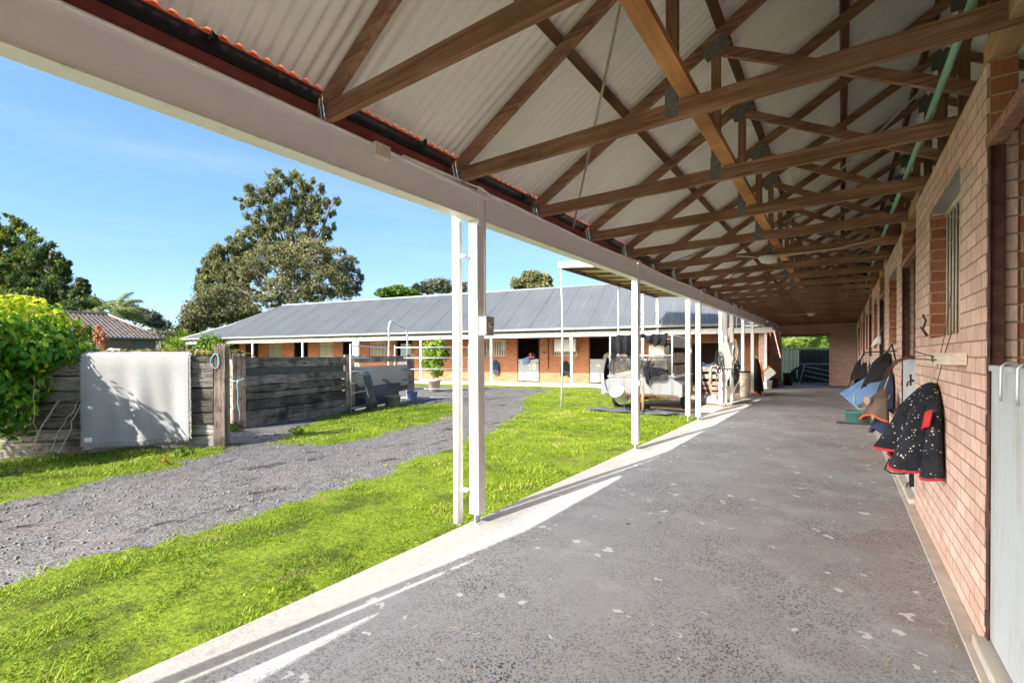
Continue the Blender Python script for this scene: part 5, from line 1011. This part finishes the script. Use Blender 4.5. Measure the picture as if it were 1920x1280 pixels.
# ---------------- vine on the rug fence: big drooping leaves
def bigleaves(name,P,Nn,size,mat,seed,parent,tb):
    g=np.random.default_rng(seed); k=len(P); n_=Nn+g.normal(0,.35,(k,3)); n_/=np.linalg.norm(n_,axis=1)[:,None]
    dn=np.tile(np.array([0,0,-1.]),(k,1))+g.normal(0,.55,(k,3))+Nn*.5; t=dn-n_*np.sum(dn*n_,1)[:,None]; t/=np.linalg.norm(t,axis=1)[:,None]; b=np.cross(n_,t)
    L=(size*(.65+.7*g.random(k)))[:,None]; prof=[(0,0),(.12,.14),(.32,.27),(.58,.25),(.82,.12),(1,0)]
    V=[];F=[]
    # midrib + two sides: 6 rib pts, 4 left, 4 right
    rib=[P+t*L*a-n_*L*.22*a*a for a,_ in prof]; lf=[P+t*L*a+b*L*w_-n_*L*(.22*a*a+.10) for a,w_ in prof[1:-1]]; rt=[P+t*L*a-b*L*w_-n_*L*(.22*a*a+.10) for a,w_ in prof[1:-1]]
    A=np.stack(rib+lf+rt,1); m_=14; V=A.reshape(-1,3); base=np.arange(k)[:,None]*m_
    q=[]
    for i in range(3): q.append((1+i,2+i,6+i+1,6+i)); q.append((1+i,10+i,10+i+1,2+i))
    Fq=np.concatenate([base+np.array(x)[None] for x in q]); tri=np.concatenate([base+np.array(x)[None] for x in ((0,1,6,6),(0,10,1,1),(4,5,9,9),(4,13,5,5))])
    T=np.clip(tb+g.normal(0,.12,k),0,1)
    me=bpy.data.meshes.new(name); allf=[tuple(int(z) for z in f) for f in Fq]+[tuple(int(z) for z in f[:3]) for f in tri]
    me.from_pydata([tuple(v) for v in V],[],allf); a=me.attributes.new('tint','FLOAT','POINT'); a.data.foreach_set('value',np.repeat(T,m_).astype(np.float32)); me.materials.append(M[mat]); me.polygons.foreach_set('use_smooth',[True]*len(me.polygons))
    o=bpy.data.objects.new(name,me); col.objects.link(o); o.parent=parent; return o
ve=empty('fence_vine',(-10.1,1.3,-.1),0,label='large leafy yellow green vine spilling over the left end of the sleeper fence',cat='vine')
g=np.random.default_rng(7); cen=[((-10.15,.0,1.80),(.95,.9,.85)),((-10.62,1.30,1.80),(.60,.70,.72)),((-10.9,.6,2.0),(.9,.8,.8)),((-10.3,.75,1.0),(.42,.6,.75)),(W(112,628,8.4),(.42,.45,.40)),(W(60,600,8.2),(.5,.5,.42)),(W(146,658,8.3),(.26,.3,.2)),(W(18,765,7.15),(.28,.3,.5)),(W(62,725,7.35),(.22,.25,.28)),((-10.45,1.6,1.62),(.38,.42,.42)),((-9.85,.35,.95),(.55,.75,.7)),((-10.3,1.7,1.55),(.40,.50,.35)),((-10.0,.95,1.05),(.38,.45,.45)),((-10.2,-1.0,1.6),(1.0,1.0,.9)),((-9.6,-.3,.45),(.5,.7,.5))]
P=[];Nn=[];TB=[]
for c,r in cen:
    k=int(1250*(r[0]*r[2]+r[1]*r[2])/1.2); d=g.normal(size=(k,3)); d/=np.linalg.norm(d,axis=1)[:,None]; rad=(.72+.32*g.random(k))[:,None]; p=np.array(c)+d*rad*np.array(r); P.append(p); Nn.append(d); TB.append(.33+.38*np.clip(d[:,2],0,1)**1.5+.14*(g.random(k)>.8)+.22*(p[:,2]>2.1))  # upward and topmost leaves tinted brighter, sunlight put into the colour
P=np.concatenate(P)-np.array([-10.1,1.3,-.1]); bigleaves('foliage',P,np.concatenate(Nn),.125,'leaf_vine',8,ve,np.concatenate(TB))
s=MB(); rr=random.Random(9)
for i in range(4): limb(s,(rr.uniform(-.1,.5),rr.uniform(-1.4,.4),rr.uniform(0,.3)),(rr.uniform(-.4,.6),rr.uniform(-1.4,.6),rr.uniform(.8,2.2)),.006,.003,rr,.05,9)
for i in range(4): y=rr.uniform(.0,.6); limb(s,(.35+.1*i*.3,y,rr.uniform(.0,.2)),(.05,y+.4,.9),.006,.003,rr,.06,9)
s.build('stems','rope',ve,smooth=True)
# sprigs along the fence foot
for i,(x,y,n_) in enumerate(((-8.55,3.0,8),(-10.55,4.62,10),(-9.7,1.75,9),(-9.0,5.2,12))):
    e=empty('weed_tuft',(x,y,-.1),0,label=('leafy weed at the foot of the tall ragged post','leafy weed at the foot of the twine tied gatepost','broad leaved weed under the vine at the fence foot','bushy weed on the bare dirt by the lawn edge')[i],cat='weed'); k=n_*9; d=g.normal(size=(k,3)); d/=np.linalg.norm(d,axis=1)[:,None]; d[:,2]=abs(d[:,2]); bigleaves('foliage',d*np.array([.16,.16,.18])*(g.random(k)[:,None]**.4),d,.07,'leaf_bright',50+i,e,np.full(k,.5)); s=MB(); s.tube([(0,0,0),(0,0,.12)],.006,5); s.build('stem','rope',e)
# ---------------- grass blades
def blades(name,n,x0,x1,y0,y1,h,wd,seed,need=0.02,tall=0.):
    g=np.random.default_rng(seed); x=x0+(x1-x0)*g.random(n); y=y0+(y1-y0)*g.random(n); m_=lawnmask(x,y); dn=fbm(x*1.6,y*1.6,21); tuft=fbm(x*3.5,y*3.5,33)
    keep=(m_>need+.12-.42*g.random(n)**2.5)&(g.random(n)<np.clip((dn-.30)*5,.12,1)); 
    x=x[keep];y=y[keep];dn=dn[keep];tuft=tuft[keep]; k=len(x); z=gh(x,y)+np.where(m_[keep]>0,.008,-.004)
    hh=h*(.3+.8*g.random(k))*(.25+1.8*np.clip(tuft-.30,0,1)); az=g.random(k)*6.283; ln=(.5+1.0*g.random(k))*hh; w_=wd*(.6+.8*g.random(k)); dx,dy=np.cos(az),np.sin(az)
    b0=np.stack([x-dy*w_,y+dx*w_,z],1); b1=np.stack([x+dy*w_,y-dx*w_,z],1); mx,my=x+dx*ln*.35,y+dy*ln*.35; m0=np.stack([mx-dy*w_*.8,my+dx*w_*.8,z+hh*.65],1); m1=np.stack([mx+dy*w_*.8,my-dx*w_*.8,z+hh*.65],1); tp_=np.stack([x+dx*ln,y+dy*ln,z+hh*.85],1)
    V=np.stack([b0,b1,m1,m0,tp_],1).reshape(-1,3); bs=np.arange(k)[:,None]*5; F=np.concatenate([bs+np.array([[0,1,2,3]]),bs+np.array([[3,2,4,4]])])
    # triangles stored apart
    T=np.clip(.26+.9*(tuft-.35)+.9*(fbm(x*.8,y*.8,55)-.5)+.3*(dn-.5)+g.normal(0,.14,k)+(g.random(k)>.965)*.5,0,1)
    return V,bs,T
Vs=[];Qs=[];Ts=[];off=0
for a in ((70000,-4.9,-2.70,-1.0,3.6,.042,.0028,1),(60000,-7.0,-2.70,3.4,8.5,.05,.004,2),(60000,-10.5,-2.75,8.3,13.6,.055,.0065,3),(36000,-12,-7.2,3.8,11.5,.075,.006,4),(22000,-10.3,-7.3,.4,4.0,.085,.005,5),(16000,-20,-5,13.5,20.9,.07,.010,6)):
    V_,bs,T_=blades('',*a); Vs.append(V_); Qs.append(bs+off); Ts.append(np.repeat(T_,5)); off+=len(V_)
V_=np.concatenate(Vs); bs=np.concatenate(Qs); T_=np.concatenate(Ts); k=len(bs)
me=bpy.data.meshes.new('grass'); me.vertices.add(len(V_)); me.vertices.foreach_set('co',V_.astype(np.float32).ravel())
li=np.concatenate([bs+np.array([[0,1,2,3]]),],0).ravel(); lt=(bs+np.array([[3,2,4]])).ravel()
me.loops.add(len(li)+len(lt)); me.loops.foreach_set('vertex_index',np.concatenate([li,lt]).astype(np.int32)); me.polygons.add(2*k)
me.polygons.foreach_set('loop_start',np.concatenate([np.arange(k)*4,4*k+np.arange(k)*3]).astype(np.int32)); me.polygons.foreach_set('loop_total',np.concatenate([np.full(k,4),np.full(k,3)]).astype(np.int32)); me.update(calc_edges=True)
a=me.attributes.new('tint','FLOAT','POINT'); a.data.foreach_set('value',T_.astype(np.float32)); me.materials.append(M['blade']); o=bpy.data.objects.new('grass',me); col.objects.link(o); tag(o,'short bright green grass growing over the lawn strips','grass',kind='stuff')
# ---------------- tiled house beyond the vine
E1,E2=Vector(W(150,628,35)),Vector(W(306,633.5,40)); ez=3.05
hx=Vector((E1.x-E2.x,E1.y-E2.y,0)); hl=hx.length; ang=math.atan2(hx.y,hx.x)
H=empty('tiled_house',(E2.x,E2.y,-.2),ang,label='low grey brick house with brown tiled roof beyond the vine',cat='house')
# local x runs left along the eave; the back is on the +y or -y side away from the camera
sgn=1 if (Matrix.Rotation(ang,3,'Z')@Vector((0,1,0))).dot(Vector((F_.x,F_.y,0)))>0 else -1
LH=hl+6
k_=N('roof_tiles',.85); wv=k_.n('ShaderNodeTexBrick'); k_.l(k_.mapv((1,1,1)),wv.inputs[0]); k_.col(k_.ramp(k_.noise(2.5,5),[(.3,(.075,.06,.052)),(.7,(.15,.12,.105))])); M['tiles']=k_.m
def tl(u,v):
    x=0+LH*u; d=4.2*v; x=x+ (0 if x>2.2*v/1 else (2.2*v*(1-x/2.2 if x<2.2 else 0)))
    st=(v*14)%1; return (x,sgn*(-.5+d+.4),3.25+2.05*v+.035*math.cos(2*math.pi*x/.3)-.05*st)
MB().grid(int(LH/.3*8),14*6,tl).build('roof','tiles',H,smooth=False)
s=MB(); s.add([(2.2,sgn*4.1,5.3),(LH,sgn*4.1,5.3),(LH,sgn*8.3,3.2),(0,sgn*8.3,3.2)],[(0,1,2,3)]); s.add([(0,sgn*-.1,3.24),(2.2,sgn*4.1,5.3),(0,sgn*8.3,3.2)],[(0,1,2)]); s.build('rear_roof','tiles',H)
s=MB(); s.tube([(2.2,sgn*4.1,5.32),(LH,sgn*4.1,5.32)],.10,8); s.tube([(0,-.1*sgn,3.27),(2.2,sgn*4.1,5.32)],.08,8); s.build('ridge_tiles','tiles_edge',H,smooth=True)
s=MB(); s.box(-.1,LH,min(-.25*sgn,-.12*sgn),max(-.25*sgn,-.12*sgn),3.08,3.24); s.build('gutter',plain('house_gutter',(.10,.13,.16),.5),H,bevel=.02)
s=MB(); y0,y1=sorted((.4*sgn,8*sgn)); s.box(.4,LH,y0,y1,0,3.1); s.build('wall','brick_grey',H)
s=MB(); y0,y1=sorted((-.1*sgn,.4*sgn)); s.box(0,LH,y0,y1,3.05,3.08); s.build('eave_lining','interior',H)
s=MB(); y0,y1=sorted((.36*sgn,.42*sgn)); s.box(1.5,1.9,y0,y1,.2,3.0); s.build('downpipe',plain('green_trim',(.10,.16,.14),.6),H)
b=W(322,650,37); s=MB(); s.box(-1.1,1.1,-.05,.05,0,2.3); s.box(-1.1,1.1,-.2,2.2,2.3,2.36); o=s.build('garden_wall','brick_grey',None); o.location=(b[0],b[1],-.2); o.rotation_euler=(0,0,R(35)); tag(o,'low grey shed wall between tiled house and yuccas','shed')
b=W(210,655,33); s=MB(); s.grid(12,8,lambda u,v:(-.8+1.6*u,.4*v,2.0+.5*math.sin(u*3.14)*(1-abs(2*v-1))+.1*math.sin(u*9))); o=s.build('tarp_cover','whiteplastic',None,solid=.01,smooth=True); o.location=(b[0],b[1],-.35); o.rotation_euler=(0,0,R(30)); tag(o,'pale tarp peak in front of the house wall','tarp')

# ---------------- loose stones on the drive, straw on the slab
g=np.random.default_rng(77); n=9000; x=-4.3-5.5*g.random(n)**.8; y=-1.5+13*g.random(n); mk=lawnmask(x,y); k_=(mk<.03)&(mk>-2.5)&(y<11.5-.2*x); x=x[k_];y=y[k_]; n=len(x); r=(.006+.016*g.random(n)**3)[:,None]; z=gh(x,y)+.004
O=np.array([(1,0,0),(0,1,0),(-1,0,0),(0,-1,0),(0,0,.7),(0,0,-.7)]); a=g.random((n,6,3))*.5+.75; V=np.stack([x,y,z],1)[:,None,:]+O[None]*a*r[:,:,None]; T3=np.array([(0,1,4),(1,2,4),(2,3,4),(3,0,4),(1,0,5),(2,1,5),(3,2,5),(0,3,5)])
M['stone']=plain('loose_stone',(.17,.16,.155),.9,0,.6,3)
o=npmesh('loose_stones',V.reshape(-1,3),(np.arange(n)[:,None,None]*6+T3[None]).reshape(-1,3),'stone'); tag(o,'loose grey stones scattered over the gravel drive','stones',kind='stuff')
n=520; x=np.where(g.random(n)<.45,XW-.10-.25*g.random(n)**2,-2.5+3*g.random(n)); y=.6+13*g.random(n)**1.3; az=g.random(n)*3.14; L=.012+.03*g.random(n); wd=.0014+.001*g.random(n); dx,dy=np.cos(az),np.sin(az); z=np.full(n,.004)
V=np.stack([np.stack([x-dx*L-dy*wd,y-dy*L+dx*wd,z],1),np.stack([x-dx*L+dy*wd,y-dy*L-dx*wd,z],1),np.stack([x+dx*L+dy*wd,y+dy*L-dx*wd,z+.006*g.random(n)],1),np.stack([x+dx*L-dy*wd,y+dy*L+dx*wd,z+.003],1)],1)
M['straw']=plain('straw',(.48,.38,.20),.9,0,.4,3)
o=npmesh('straw_litter',V.reshape(-1,3),np.arange(4*n).reshape(n,4),'straw'); tag(o,'short bits of straw scattered on the concrete aisle','straw',kind='stuff')
